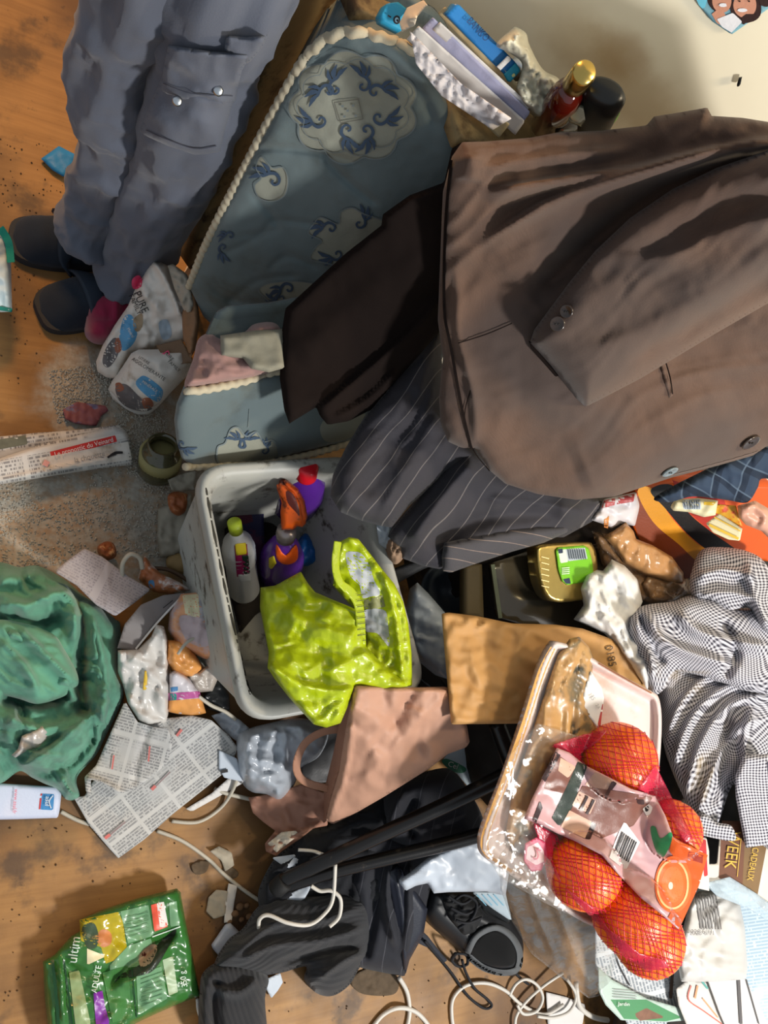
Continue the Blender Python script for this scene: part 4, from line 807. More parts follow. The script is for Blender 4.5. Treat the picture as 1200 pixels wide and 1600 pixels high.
# ------------------------------------------------------------------ gingham shirt
gm = gingham('fine_checked_cotton', (202, 200, 206), (46, 44, 56), 21, 22)
gs = thing('checked_shirt', 'crumpled shirt in fine blue-white check, large, at the right edge beside the oranges', 'shirt', at(1100, 1100, .33))
U = (20, 1, .9, 130)
sheet('shirt_body', [(1032, 1100), (1026, 1060), (1050, 1030), (1100, 1020), (1160, 1030), (1230, 1040), (1240, 1330), (1190, 1320), (1168, 1322), (1158, 1290), (1150, 1230), (1140, 1235), (1120, 1290), (1100, 1300), (1085, 1285), (1070, 1250), (1052, 1210), (1036, 1160)], [(1032, 1100, .38), (1230, 1050, .42), (1190, 1320, .38), (1085, 1285, .38)], gm, gs, step=3.5, thick=.002, puff=(.07, 30), uv=(-20, 1, 1.2, 160), folds=[([(1050, 1200), (1075, 1130), (1120, 1080), (1180, 1060)], 10, .035, .5), ([(1070, 1240), (1095, 1160), (1140, 1100), (1200, 1085)], 9, .035, .5), ([(1090, 1270), (1115, 1200), (1150, 1140), (1190, 1120)], 9, .03, .5), ([(1040, 1150), (1062, 1100), (1100, 1060), (1160, 1045)], 9, .03, .5), ([(1180, 1100), (1165, 1160), (1180, 1210), (1200, 1250)], 10, .04, .5), ([(1140, 1120), (1130, 1190), (1110, 1260)], 9, -.03)], sm=True)
sheet('shirt_front', [(985, 1010), (978, 985), (985, 958), (1010, 945), (1050, 940), (1080, 930), (1120, 935), (1150, 950), (1230, 960), (1240, 1080), (1170, 1080), (1120, 1065), (1060, 1050), (1040, 1075), (1020, 1085), (1000, 1050)], [(985, 980, .42), (1230, 960, .50), (1020, 1085, .42), (1150, 1070, .46)], gm, gs, step=3.5, thick=.002, puff=(.07, 24), uv=(55, 1, 1.2, 160), sm=True, folds=[([(990, 965), (1015, 1010), (1020, 1060)], 8, .03, .5), ([(1010, 960), (1040, 1000), (1080, 1020), (1150, 1040)], 10, .035, .5), ([(1060, 955), (1090, 985), (1140, 1000), (1200, 1010)], 11, .035, .5), ([(1130, 970), (1150, 1020), (1130, 1060)], 8, -.03), ([(1040, 1040), (1010, 1000), (1000, 960)], 6, -.025)])
sheet('sleeve', [(1078, 915), (1080, 895), (1095, 860), (1130, 855), (1170, 862), (1196, 880), (1210, 920), (1230, 1000), (1190, 985), (1170, 950), (1140, 955), (1110, 940), (1085, 935)], [(1078, 915, .46), (1130, 855, .48), (1210, 990, .52)], gm, gs, step=3.5, thick=.002, puff=(.05, 20), uv=(80, 1, .8, 130), sm=True, folds=[([(1090, 900), (1130, 890), (1180, 900)], 9, .025, .5), ([(1095, 930), (1140, 925), (1175, 935)], 8, .02, .5), ([(1170, 880), (1180, 930), (1200, 980)], 9, .03, .5)])
sheet('cuff', [(1080, 1302), (1082, 1282), (1100, 1272), (1120, 1285), (1142, 1290), (1150, 1310), (1138, 1314), (1100, 1306)], [(1080, 1300, .42), (1150, 1310, .43), (1100, 1272, .44)], gm, gs, step=3, thick=.002, puff=(.02, 8), uv=(10, 1, .1, 60), sm=True)
sheet('button_band', [(1148, 1215), (1162, 1180), (1200, 1178), (1215, 1200), (1215, 1318), (1182, 1322), (1165, 1325), (1158, 1290), (1150, 1250)], [(1148, 1215, .46), (1210, 1200, .48), (1170, 1325, .42)], gm, gs, step=3, thick=.002, puff=(.02, 10), noise=(.02, 40), uv=(-8, 1, .3, 60), lines=[([(1200, 1190), (1204, 1250), (1206, 1310)], 2, mat('seam_dark', (70, 72, 90)))])
# ------------------------------------------------------------------ left side, things on the floor
o = card('plastic_packet', [(-20, 340), (0, 356), (12, 372), (17, 400), (19, 487), (0, 488), (-30, 480)], [(0, 356, .12), (19, 487, .06), (-30, 480, .07)], mat('white_bag_plastic', (196, 212, 216), .35, var=.15), 'teal-edged white plastic packet at the left edge by the shoes', 'packet', puff=(.03, 16), crs=(.03, 40), step=4, lines=[([(0, 356), (13, 378), (17, 410)], 12, mat('teal_print', (38, 142, 130), .4)), ([(-10, 480), (19, 485)], 6, mat('teal_print', (38, 142, 130)))])
o = card('blue_scrap', [(64, 248), (92, 228), (121, 243), (112, 262), (100, 277), (82, 266)], [(64, 248, .01), (92, 228, .012), (100, 277, .012)], mat('cyan_paper', (36, 128, 184), .5, var=.15), 'small bright blue paper scrap on the floor behind the shoes', 'paper', noise=(.01, 20), puff=(.006, 8), step=3)
o = card('magenta_cloth', [(132, 520), (136, 480), (146, 458), (186, 446), (215, 446), (240, 470), (215, 520), (185, 530), (165, 538), (145, 536)], [(132, 520, .02), (215, 446, .04), (165, 538, .02)], mat('magenta_fleece', (128, 18, 56), .95, var=.3, sheen=.3), 'magenta cloth bunched up between the shoe and the litter bag', 'cloth', sm=True, puff=(.07, 26), rdg=(.02, 40), step=4)
# litter bag
lbag = thing('litter_bag', 'torn white paper litter bag with blue and pink print, lying beside the magenta cloth', 'bag', at(235, 560, 0))
wb_m = mat('creased_white_paper', (212, 206, 198), .6, var=.14, vs=14, bs=50, dirt=(140, 122, 98), ds=8, dt=(.55, .72)); sky = mat('sky_blue_print', (86, 152, 196), .5, var=.15); pk = mat('pink_print', (222, 66, 110), .5); brp = mat('kraft_paper', (142, 106, 76), .7, var=.25); ink = mat('dark_ink', (34, 32, 34), .7); cat_g = mat('grey_fur_print', (104, 100, 102), .6, var=.5, vs=50); cat_b = mat('brown_fur_print', (150, 92, 70), .6, var=.4, vs=40)
sheet('bag_upper', [(238, 403), (262, 415), (290, 440), (306, 470), (300, 500), (304, 530), (262, 540), (240, 548), (205, 552), (192, 575), (184, 592), (166, 590), (152, 580), (150, 565), (160, 540), (178, 510), (200, 478), (212, 450)], [(238, 403, .21), (306, 470, .22), (152, 580, .04), (262, 545, .12), (300, 520, .17)], wb_m, lbag, step=3, thick=.0012, puff=(.025, 16), crs=(.045, 44), rdg=(.008, 22), folds=[([(240, 408), (262, 440), (285, 500)], 6, .015, .4), ([(262, 415), (290, 470)], 6, -.02)], texts=[('PURE', 220, 472, 17, 65, ink, .9), ('FAMILY', 211, 476, 11, 65, ink, .95), ('Minéral', 204, 520, 7, 60, wb_m, .8)],
      decals=[([(207, 436), (216, 430), (222, 436), (220, 448), (210, 452), (206, 446)], pk, 1), ([(193, 497), (205, 492), (212, 508), (214, 524), (206, 540), (192, 548), (186, 530)], sky, 1), ([(165, 545), (178, 528), (186, 534), (184, 555), (170, 574), (160, 566)], cat_g, 1), ([(178, 535), (186, 528), (190, 545), (182, 552)], cat_b, 1), ([(208, 500), (222, 490), (222, 512), (212, 518)], mat('brownish_stain', (158, 138, 112), .8), 1), ([(248, 505), (262, 500), (268, 524), (254, 530)], mat('faint_blue_print', (166, 182, 196), .7), 1)])
sheet('torn_flap', [(262, 415), (270, 412), (292, 428), (300, 450), (304, 478), (296, 500), (286, 482), (272, 450)], [(262, 415, .25), (300, 450, .27), (290, 500, .24)], mat('inner_paper', (168, 160, 146), .8, var=.2), lbag, step=3, crs=(.03, 20), puff=(.01, 6))
sheet('kraft_lining', [(292, 440), (308, 460), (312, 500), (306, 545), (298, 560), (286, 530), (284, 490), (290, 470)], [(292, 440, .25), (312, 500, .25), (298, 560, .22)], brp, lbag, step=3, puff=(.02, 8), crs=(.02, 25))
sheet('bag_lower', [(205, 552), (216, 546), (240, 546), (262, 545), (290, 540), (304, 568), (290, 590), (268, 612), (245, 638), (232, 648), (215, 648), (195, 638), (176, 624), (169, 608), (175, 595), (190, 575)], [(205, 552, .12), (304, 568, .15), (232, 648, .02), (169, 608, .02), (240, 590, .12)], wb_m, lbag, step=3, thick=.0012, puff=(.06, 22), crs=(.02, 40), texts=[('AGGLOMERANTE', 232, 577, 8.2, 33, ink, .95), ('LITIÈRE', 225, 563, 6.2, 33, ink), ('PURE', 264, 556, 8, 50, ink), ('FAMILY', 272, 572, 7.5, 42, ink), ('MINÉRALE', 234, 604, 6.2, 35, wb_m)],
      decals=[([(218, 590), (228, 588), (252, 606), (254, 618), (246, 628), (226, 616), (212, 600)], sky, 1), ([(180, 606), (196, 600), (214, 616), (228, 630), (238, 640), (215, 642), (190, 630)], cat_g, 1), ([(222, 624), (234, 622), (240, 634), (226, 638)], cat_b, 1), ([(180, 600), (188, 598), (194, 608), (184, 612)], cat_b, 1)], lines=[([(172, 612), (195, 636), (220, 646), (240, 640)], 3, mat('bright_white_edge', (225, 225, 222)))])
sheet('kraft_tape', [(244, 540), (284, 530), (304, 566), (276, 570), (256, 560)], [(244, 540, .20), (284, 530, .225), (290, 568, .21)], mat('brown_tape', (110, 82, 56), .5), lbag, step=3, texts=[('p', 262, 552, 20, 60, pk)])
# pink cloth in the crease
o = card('pink_cloth', [(288, 600), (302, 560), (310, 530), (330, 520), (352, 530), (380, 520), (398, 506), (430, 505), (444, 530), (444, 570), (400, 588), (350, 598), (300, 606)], [(288, 600, .47), (310, 530, .455), (430, 505, .49), (440, 570, .49)], mat('dusty_pink_cotton', (150, 116, 110), .9, var=.2, sheen=.2), 'dusty pink cloth tucked into the fold of the mattress', 'cloth', puff=(.03, 14), rdg=(.035, 38), step=3.5, sm=True)
o = card('cloth_scrap', [(344, 524), (400, 516), (445, 514), (445, 575), (420, 582), (392, 576), (380, 560), (345, 556)], [(344, 524, .505), (445, 514, .53), (400, 585, .52)], mat('dingy_beige_cloth', (138, 134, 118), .9, var=.2), 'dingy beige cloth flap lying on the pink cloth', 'cloth', puff=(.015, 12), noise=(.02, 50), step=4)
o = card('torn_scrap', [(98, 640), (120, 628), (165, 634), (170, 642), (158, 650), (150, 666), (118, 662), (102, 655)], [(98, 640, .008), (170, 640, .01), (118, 662, .008)], mat('faded_red_violet_paper', (120, 66, 72), .6, dirt=(96, 92, 124), ds=22, dt=(.48, .56), var=.3), 'faded red and violet torn paper scrap near the folded newspaper', 'paper', crs=(.012, 20), step=3)
# newspaper strips
news = newsprint('newsprint_small', (198, 196, 192), (128, 126, 126), rows=17, colw=.9, rowh=.7, density=.45)
redp = mat('red_print_band', (196, 50, 48), .6); wtx = mat('white_text', (225, 222, 220), .7)
o = card('newspaper', [(-20, 690), (0, 682), (60, 676), (120, 672), (186, 664), (200, 678), (205, 700), (120, 700), (40, 712), (-20, 730)], [(-20, 690, .03), (186, 664, .02), (120, 715, .02)], news, 'folded newspaper strip lying under the one with the red headline', 'newspaper', noise=(.01, 50), puff=(.008, 6), step=4, uv=(-8, 1), decals=[([(-10, 688), (40, 680), (44, 694), (-10, 704)], mat('grey_news_photo', (100, 100, 84), .8, var=.6, vs=60))])
o = card('newspaper', [(-20, 722), (0, 716), (60, 696), (130, 678), (178, 666), (196, 672), (204, 688), (209, 726), (150, 733), (80, 744), (0, 757), (-20, 760)], [(-20, 722, .045), (190, 668, .04), (120, 738, .03), (209, 720, .03)], news, 'folded newspaper strip with a red headline band, on the floor at the left', 'newspaper', noise=(.008, 60), puff=(.01, 7), folds=[([(0, 750), (100, 728), (205, 708)], 5, .006, .4)], step=3.5, uv=(-10, 1), decals=[([(78, 706), (180, 680), (183, 690), (81, 717)], redp), ([(60, 716), (200, 690), (206, 718), (70, 738)], wb_m)],
         texts=[('Le pronostic du Veinard', 131, 698.5, 10.5, -14.5, wtx, .92), ('la chouette', 140, 714, 12, -13, mat('grey_text', (140, 140, 140)), .9)], lines=[([(168, 715), (180, 708), (192, 707)], [3, 5, 3], ink), ([(68, 722), (76, 726)], 9, mat('pink_news', (214, 150, 140)))])
# jar
jar_m = mat('greenish_dirty_glass', (92, 88, 58), .12, var=.25, vs=20, trans=.45, bump=.1, coat=.5)
jt = thing('glass_jar', 'dirty empty greenish glass jar lying below the litter bag', 'jar', at(248, 718, 0))
lathe('jar_body', (246, 738, .012), (255, 694, .09), [(0, .02), (.03, .036), (.1, .039), (.62, .039), (.78, .033), (.84, .027), (1, .028), (1, .024), (.84, .023), (.7, .03), (.15, .035), (.1, .01)], jar_m, jt, seg=36)
lathe('jar_label', (249, 725, .034), (252, 708, .068), [(0, .0396), (1, .0396)], mat('faded_label', (142, 134, 88), .6, var=.3), jt, seg=36)
# cat litter grains
def grains(name, polys, n, m, sz, label, cat, seed, zf=None):
    rg = random.Random(seed); V, Fc = [], []
    P = [np.array(p, float) for p in polys]; k = 0
    while k < n:
        p = rg.choice(P); lo, hi = p.min(0), p.max(0); q = np.array([[rg.uniform(lo[0], hi[0]), rg.uniform(lo[1], hi[1])]])
        if not inside(q, p)[0]: continue
        if fbm(q[:, 0] / 40, q[:, 1] / 40, 5)[0] < rg.uniform(.3, .55): continue
        c = at(q[0, 0], q[0, 1], 0) + [0, 0, .0005]; r = sz * rg.uniform(.4, 1.3); b = len(V)
        for d in ((1, 0, 0), (-1, 0, 0), (0, 1, 0), (0, -1, 0), (0, 0, 1), (0, 0, -.3)): V.append(c + np.array(d) * r * rg.uniform(.6, 1.2) + [0, 0, r * .4])
        for f in ((0, 2, 4), (2, 1, 4), (1, 3, 4), (3, 0, 4), (2, 0, 5), (1, 2, 5), (3, 1, 5), (0, 3, 5)): Fc.append([b + i for i in f])
        k += 1
    o = link(name, V, Fc, m, smoothf=False); tag(o, label, cat, kind='stuff'); return o
grains('cat_litter', [[(-10, 750), (210, 735), (300, 780), (290, 870), (120, 880), (-10, 900)], [(75, 580), (200, 560), (215, 660), (90, 660)], [(170, 640), (260, 640), (270, 780), (200, 740)]], 5200, mat('pale_grit', (176, 170, 158), .9, var=.4, vs=200), .0022, 'pale grey cat litter spilled on the wooden floor at the left', 'litter', 2)
grains('crumbs', [[(0, 200), (140, 250), (60, 600), (0, 600)], [(0, 1280), (700, 1300), (900, 1600), (0, 1600)]], 340, mat('dark_crumb', (84, 62, 40), .9, var=.5, vs=100), .0018, 'dark crumbs scattered over the bare wooden floor', 'crumbs', 6)
# peels and cardboard
peel = mat('brown_peel', (150, 84, 46), .5, var=.4, vs=40, dirt=(210, 160, 110), ds=40, dt=(.55, .65))
for i, (pts, z, lb_) in enumerate([([(262, 775), (276, 768), (294, 774), (292, 796), (280, 806), (266, 798)], .05, 'orange-brown fruit peel below the glass jar'), ([(152, 855), (165, 846), (178, 850), (182, 868), (168, 876), (156, 870)], .03, 'small brown fruit peel touching the leaflet by the green cloth')]):
    o = card('fruit_peel', pts, [(*pts[0], z), (*pts[2], z), (*pts[4], z)], peel, lb_, 'peel', crs=(.02, 12), puff=(.018, 8), step=2.5, sm=True)
o = card('torn_cardboard', [(247, 795), (270, 785), (300, 770), (304, 800), (308, 840), (298, 866), (285, 862), (272, 870), (250, 872), (245, 840)], [(247, 795, .03), (300, 770, .05), (250, 872, .02)], mat('grey_wet_card', (142, 136, 122), .8, var=.3, vs=12, dirt=(96, 84, 66), ds=14), 'torn grey cardboard piece leaning against the plastic box', 'cardboard', crs=(.03, 34), puff=(.01, 8), step=3)
o = card('torn_cardboard', [(262, 750), (280, 742), (306, 735), (304, 765), (285, 768), (268, 766)], [(262, 750, .05), (306, 735, .08), (285, 768, .05)], mat('grey_wet_card', (142, 136, 122), .8), 'small crumpled grey card between the jar and the box corner', 'cardboard', crs=(.03, 24), step=3)
pq = at(283, 880, .03); o = ball('potato', pq, .026, mat('potato_skin', (134, 110, 70), .7, var=.3, vs=30), sx=(1.15, .8, .75), bumpy=.15); tag(o, 'brownish old potato lying against the plastic box', 'potato')

# ------------------------------------------------------------------ green cloth
gmx = mat('sea_green_cotton', (90, 148, 124), .85, var=.22, vs=6, bs=500, bump=.2, sheen=.2, dirt=(68, 114, 96), ds=7, dt=(.45, .65)); 
gc = thing('green_cloth', 'crumpled sea-green cotton garment heaped at the left edge of the floor', 'garment', at(80, 1060, 0))
sheet('cloth_mass', [(-40, 880), (0, 878), (30, 886), (60, 884), (100, 905), (130, 930), (160, 950), (185, 975), (190, 1010), (186, 1050), (193, 1085), (180, 1120), (165, 1150), (150, 1180), (120, 1215), (125, 1245), (105, 1250), (90, 1235), (70, 1225), (50, 1215), (30, 1205), (0, 1225), (-40, 1230)], [(0, 880, .01), (190, 1010, .01), (120, 1240, .005), (-40, 1230, .03), (-40, 1000, .04)], gmx, gc, sm=True, step=3, thick=.002, crs=(.03, 60), puff=(.07, 34), folds=[
    ([(150, 960), (150, 1020), (165, 1080), (160, 1130)], 13, .04, .5), ([(135, 960), (130, 1010), (125, 1070), (135, 1120)], 10, -.045), ([(0, 985), (50, 1000), (90, 1040), (110, 1075)], 16, .04, .4), ([(0, 1090), (60, 1100), (110, 1078)], 10, -.05), ([(0, 930), (40, 945), (90, 925), (115, 940), (118, 1000)], 15, .045, .5), ([(10, 1120), (70, 1140), (130, 1120)], 14, .03, .5), ([(30, 1200), (80, 1170), (140, 1120)], 12, .04, .5), ([(60, 1215), (110, 1190), (150, 1150)], 9, -.03), ([(0, 900), (30, 905), (60, 890)], 10, .02), ([(15, 960), (60, 975), (100, 960)], 8, -.035)],
    aniso=[(35, 80, 24, .04, 3), (-50, 70, 30, .03, 9)], noise=(.03, 70))
sheet('front_fold', [(-30, 975), (0, 968), (30, 972), (60, 980), (88, 995), (104, 1020), (120, 1050), (122, 1070), (108, 1078), (100, 1088), (60, 1100), (30, 1092), (0, 1085), (-30, 1080)], [(0, 970, .12), (120, 1060, .1), (0, 1085, .1)], gmx, gc, sm=True, step=3.5, thick=.002, puff=(.035, 18), aniso=[(30, 90, 20, .025, 12)], folds=[([(30, 980), (70, 1020), (110, 1060)], 10, .02, .4), ([(0, 1000), (40, 1040), (60, 1080)], 10, .02, .5)])
sheet('side_fold', [(120, 940), (150, 942), (175, 965), (188, 975), (186, 1010), (185, 1050), (193, 1080), (178, 1115), (165, 1135), (150, 1100), (140, 1060), (132, 1010), (126, 970)], [(120, 940, .07), (190, 1060, .05), (165, 1135, .05)], gmx, gc, sm=True, step=3.5, thick=.002, puff=(.05, 20), aniso=[(75, 90, 14, .02, 12)], folds=[([(145, 960), (160, 1020), (170, 1090)], 8, .02, .4)])
o = card('foil_scrap', [(28, 1170), (34, 1150), (50, 1142), (66, 1134), (78, 1142), (72, 1156), (60, 1168), (44, 1172), (24, 1184), (18, 1180)], [(28, 1170, .125), (78, 1140, .12), (24, 1184, .12)], mat('pale_satin', (176, 172, 168), .3, var=.25), 'small pale satin label strip lying on the green cloth', 'label', crs=(.015, 18), puff=(.012, 6), step=2.5)
# leaflets and envelopes
gp_ = mat('greyish_printed_paper', (170, 166, 170), .55, var=.12, vs=10); ns2 = newsprint('printed_sheet', (172, 168, 172), (144, 140, 146), 24, 1.4, 2.0, density=.45)
o = card('letter', [(85, 893), (108, 874), (132, 857), (160, 870), (200, 900), (236, 921), (210, 942), (180, 963), (150, 945), (120, 915)], [(85, 893, .10), (132, 857, .10), (236, 921, .10), (180, 963, .13)], ns2, 'printed grey-white letter sheet lying between the green cloth and the brown peel', 'letter', noise=(.006, 80), step=4, uv=(28, 1), folds=[([(168, 872), (168, 955)], 3, .004)])
o = card('envelope', [(183, 1013), (195, 975), (220, 945), (255, 930), (290, 926), (276, 945), (240, 980), (212, 1016)], [(183, 1013, .12), (290, 926, .12), (220, 945, .13), (212, 1016, .12)], mat('grey_envelope', (122, 118, 118), .6, var=.15), 'grey paper envelope with white edge, between the green cloth and the snack bags', 'envelope', noise=(.008, 60), step=3.5, thick=.004, lines=[([(288, 928), (250, 968), (212, 1014)], 3, mat('bright_white_edge', (225, 225, 222))), ([(255, 950), (270, 938)], 1.2, ink)])
osn = mat('peach_packet_foil', (214, 152, 108), .35, var=.3, vs=9, dirt=(190, 168, 168), ds=10, dt=(.48, .6), bs=50, bump=.3)
sn = thing('snack_bag', 'crumpled peach and orange food packet with pale label, left of the plastic box', 'packet', at(290, 1000, .0))
sheet('packet_front', [(282, 928), (326, 924), (330, 960), (345, 1000), (347, 1034), (320, 1030), (300, 1020), (278, 1010), (262, 985), (265, 955)], [(282, 928, .12), (326, 924, .15), (347, 1034, .12), (262, 985, .1)], osn, sn, step=3, puff=(.03, 16), crs=(.035, 34), decals=[([(285, 930), (310, 928), (312, 965), (290, 962)], mat('cream_yellow_label', (214, 206, 168))), ([(310, 928), (318, 928), (322, 968), (313, 972)], mat('greyish_printed_paper', (170, 166, 170))), ([(282, 962), (326, 972), (330, 1005), (310, 1010), (288, 995)], mat('pale_mauve_print', (190, 170, 172), .4), 1)])
sheet('packet_back', [(262, 1000), (290, 1000), (310, 1030), (318, 1045), (300, 1060), (270, 1050), (258, 1030)], [(262, 1000, .11), (318, 1045, .1), (270, 1050, .09)], mat('amber_film', (226, 156, 84), .3, var=.35, vs=20), sn, step=3, puff=(.025, 12), crs=(.03, 24))
o = card('snack_bag', [(222, 880), (226, 868), (236, 880), (250, 895), (285, 912), (298, 922), (270, 930), (240, 925), (215, 905)], [(222, 880, .05), (298, 922, .09), (240, 925, .06)], mat('orange_brown_packet', (166, 102, 64), .4, var=.3, dirt=(200, 190, 186), ds=22, dt=(.5, .6)), 'orange-brown packet with pale and blue print beneath the white cable loop', 'packet', puff=(.02, 10), crs=(.03, 24), step=3, decals=[([(232, 908), (240, 907), (241, 918), (234, 918)], mat('blue_print', (76, 130, 178)), 1)])
wh2 = mat('pearly_white_film', (206, 202, 196), .3, var=.2, vs=20, bs=40, bump=.5)
o = card('white_wrapper', [(184, 1016), (215, 1014), (236, 995), (244, 976), (256, 978), (262, 1000), (264, 1040), (266, 1070), (262, 1130), (232, 1134), (216, 1126), (200, 1100), (192, 1070), (184, 1050)], [(184, 1016, .12), (256, 978, .12), (240, 1130, .06), (184, 1060, .09)], wh2, 'crumpled pearly white wrapper with a yellow strip on it, by the green cloth', 'wrapper', crs=(.05, 36), puff=(.02, 10), step=3)
o = card('yellow_strip', [(226, 1048), (231, 1048), (229, 1078), (223, 1078)], [(226, 1048, .135), (231, 1048, .135), (226, 1078, .12)], mat('yellow_band', (214, 176, 50)), 'short yellow plastic strip lying on the white wrapper', 'strip', step=2.5)
o = card('candy_packet', [(264, 1052), (275, 1046), (296, 1060), (310, 1078), (322, 1114), (300, 1120), (275, 1116), (262, 1112)], [(264, 1052, .1), (310, 1078, .09), (262, 1112, .06)], mat('amber_white_packet', (206, 200, 204), .35, var=.15), 'white and amber packet with a magenta and teal band, right of the white wrapper', 'packet', puff=(.02, 10), crs=(.02, 30), step=3, decals=[([(262, 1083), (312, 1080), (314, 1090), (262, 1095)], mat('magenta_band', (186, 92, 150), .4)), ([(263, 1084), (276, 1083), (276, 1094), (263, 1095)], mat('teal_print', (38, 142, 130))), ([(262, 1095), (315, 1091), (322, 1114), (300, 1120), (262, 1112)], mat('amber_film', (226, 156, 84))), ([(266, 1074), (278, 1073), (278, 1080), (267, 1081)], mat('blue_print', (76, 130, 178)))])
o = card('foil_wrapper', [(292, 1052), (310, 1048), (330, 1036), (346, 1048), (340, 1062), (332, 1080), (310, 1082), (298, 1070)], [(292, 1052, .09), (346, 1048, .1), (310, 1082, .08)], mat('pearl_grey_foil', (176, 166, 156), .3, var=.35, vs=20), 'crumpled pearl-grey foil wrapper touching the plastic box', 'wrapper', crs=(.03, 20), puff=(.015, 8), step=2.5)
o = card('black_scrap', [(312, 1090), (325, 1070), (345, 1062), (358, 1085), (360, 1110), (345, 1115), (325, 1108)], [(312, 1090, .05), (345, 1062, .05), (345, 1115, .05)], mat('black_film', (24, 26, 28), .3), 'black plastic scrap below the foil wrapper', 'plastic', puff=(.02, 10), crs=(.02, 20), step=3)
# open newspaper
np_ = newsprint('newsprint_listing', (190, 189, 186), (138, 138, 138), rows=22, colw=.62, rowh=.52, density=.5)
pr_ = mat('pink_red_print', (202, 110, 104), .7)
npp = thing('open_newspaper', 'open newspaper page of small listings, spread on the floor below the white wrapper', 'newspaper', at(240, 1220, 0))
sheet('lower_page', [(115, 1246), (132, 1244), (150, 1212), (200, 1150), (225, 1118), (262, 1122), (300, 1118), (330, 1125), (358, 1150), (371, 1168), (362, 1198), (320, 1232), (270, 1272), (225, 1312), (185, 1341), (170, 1325), (140, 1290)], [(115, 1246, .02), (185, 1341, .01), (371, 1168, .06), (262, 1118, .07)], np_, npp, step=4, noise=(.012, 90), folds=[([(260, 1130), (320, 1165), (360, 1200)], 30, .008)], uv=(-38, 1), lines=[([(168, 1308), (196, 1284)], 2.4, mat('dark_red_rule', (140, 120, 120))), ([(164, 1310), (172, 1304)], 5, pr_), ([(240, 1232), (266, 1206)], 2.2, mat('dark_red_rule', (140, 120, 120))), ([(237, 1234), (243, 1228)], 5, pr_), ([(276, 1150), (284, 1140)], 4, pr_)])
sheet('upper_page', [(132, 1214), (150, 1196), (175, 1140), (195, 1095), (215, 1128), (240, 1136), (262, 1136), (270, 1160), (262, 1192), (240, 1212), (212, 1232), (190, 1240), (160, 1222), (142, 1218), (142, 1250), (134, 1236)], [(132, 1214, .045), (195, 1095, .08), (270, 1165, .09), (190, 1240, .06)], newsprint('newsprint_listing_two', (188, 187, 184), (134, 134, 134), 22, .55, .62, density=.5), npp, step=4, noise=(.01, 60), folds=[([(135, 1215), (160, 1221), (190, 1238)], 6, .012, .5), ([(235, 1130), (215, 1190), (210, 1228)], 4, -.006)], uv=(15, 1), lines=[([(178, 1180), (175, 1202)], 2.4, pr_), ([(234, 1166), (232, 1190)], 2.4, pr_)])
o = card('printed_paper', [(290, 1264), (330, 1240), (366, 1208), (400, 1190), (395, 1215), (350, 1240), (300, 1268)], [(290, 1264, .01), (395, 1190, .03), (350, 1240, .01)], white_p, 'white paper edge sticking out under the right side of the open newspaper', 'paper', step=4)
o = card('printed_paper', [(342, 1172), (370, 1185), (380, 1222), (350, 1215), (342, 1200)], [(342, 1172, .07), (380, 1190, .07), (350, 1215, .06)], mat('bluish_white_paper', (190, 198, 208), .6), 'small bluish white paper with black print beside the clear plastic bag', 'paper', step=3, lines=[([(345, 1206), (356, 1204)], 5, ink)])
o = card('envelope', [(-20, 1224), (0, 1224), (82, 1229), (90, 1229), (96, 1240), (93, 1268), (90, 1278), (30, 1280), (-20, 1281)], [(-20, 1224, .03), (96, 1240, .02), (0, 1281, .02)], mat('pale_blue_white_paper', (196, 202, 222), .5, var=.06), 'pale blue-white leaflet with a small blue square logo, under the green cloth', 'leaflet', puff=(.006, 5), step=3.5, thick=.004, decals=[([(66, 1240), (85, 1241), (83, 1266), (63, 1265)], mat('logo_blue', (22, 122, 180), .4)), ([(63, 1240), (66, 1240), (63, 1265), (60.5, 1265)], redp)], texts=[('asul', 74, 1252, 10, 95, wtx), ('www.asul.fr', 24, 1252, 9, 95, mat('red_text', (220, 90, 110)), .9)], lines=[([(83, 1243), (77, 1252), (80, 1263)], 1.4, wtx)])
# cables
cab = mat('dirty_white_cable', (184, 176, 160), .5, var=.25, vs=30, bump=.1)
def cable(pts, r, label, grp='white cable lengths', m=cab):
    o = tube('cable', pts, r, m, seg=8, sub=8); tag(o, label, 'cable', grp); return o
cable([(95, 1268, .006), (120, 1281, .004), (140, 1288, .004)], .0035, 'short end of white cable beside the blue-white leaflet')
cable([(245, 1298, .004), (285, 1314, .004), (325, 1342, .004), (350, 1366, .004), (380, 1390, .004), (405, 1407, .004)], .0035, 'dirty white cable crossing the bare floor below the open newspaper')
cable([(268, 1283, .004), (310, 1284, .004), (345, 1262, .004), (365, 1232, .02), (372, 1205, .04)], .0035, 'white cable curving round under the right edge of the newspaper')
cable([(335, 1232, .01), (355, 1240, .01), (392, 1249, .012)], .004, 'short white cable end pointing at the brown paper bag')
cable([(191, 900, .10), (192, 880, .12), (204, 866, .13), (218, 872, .12), (222, 888, .10)], .004, 'white cable loop standing up above the orange-brown packet')
cable([(278, 1022, .15), (292, 1004, .16), (318, 988, .16), (342, 966, .17)], .0028, 'thin white cable lying across the peach packet')
cable([(310, 1088, .1), (330, 1102, .09), (352, 1112, .08), (368, 1124, .07)], .0035, 'white cable end between the candy packet and the plastic box')
cable([(232, 888, .05), (262, 890, .05), (290, 905, .05), (312, 925, .05)], .004, 'brownish cable running past the old potato', m=mat('brown_cable', (84, 62, 46), .5))
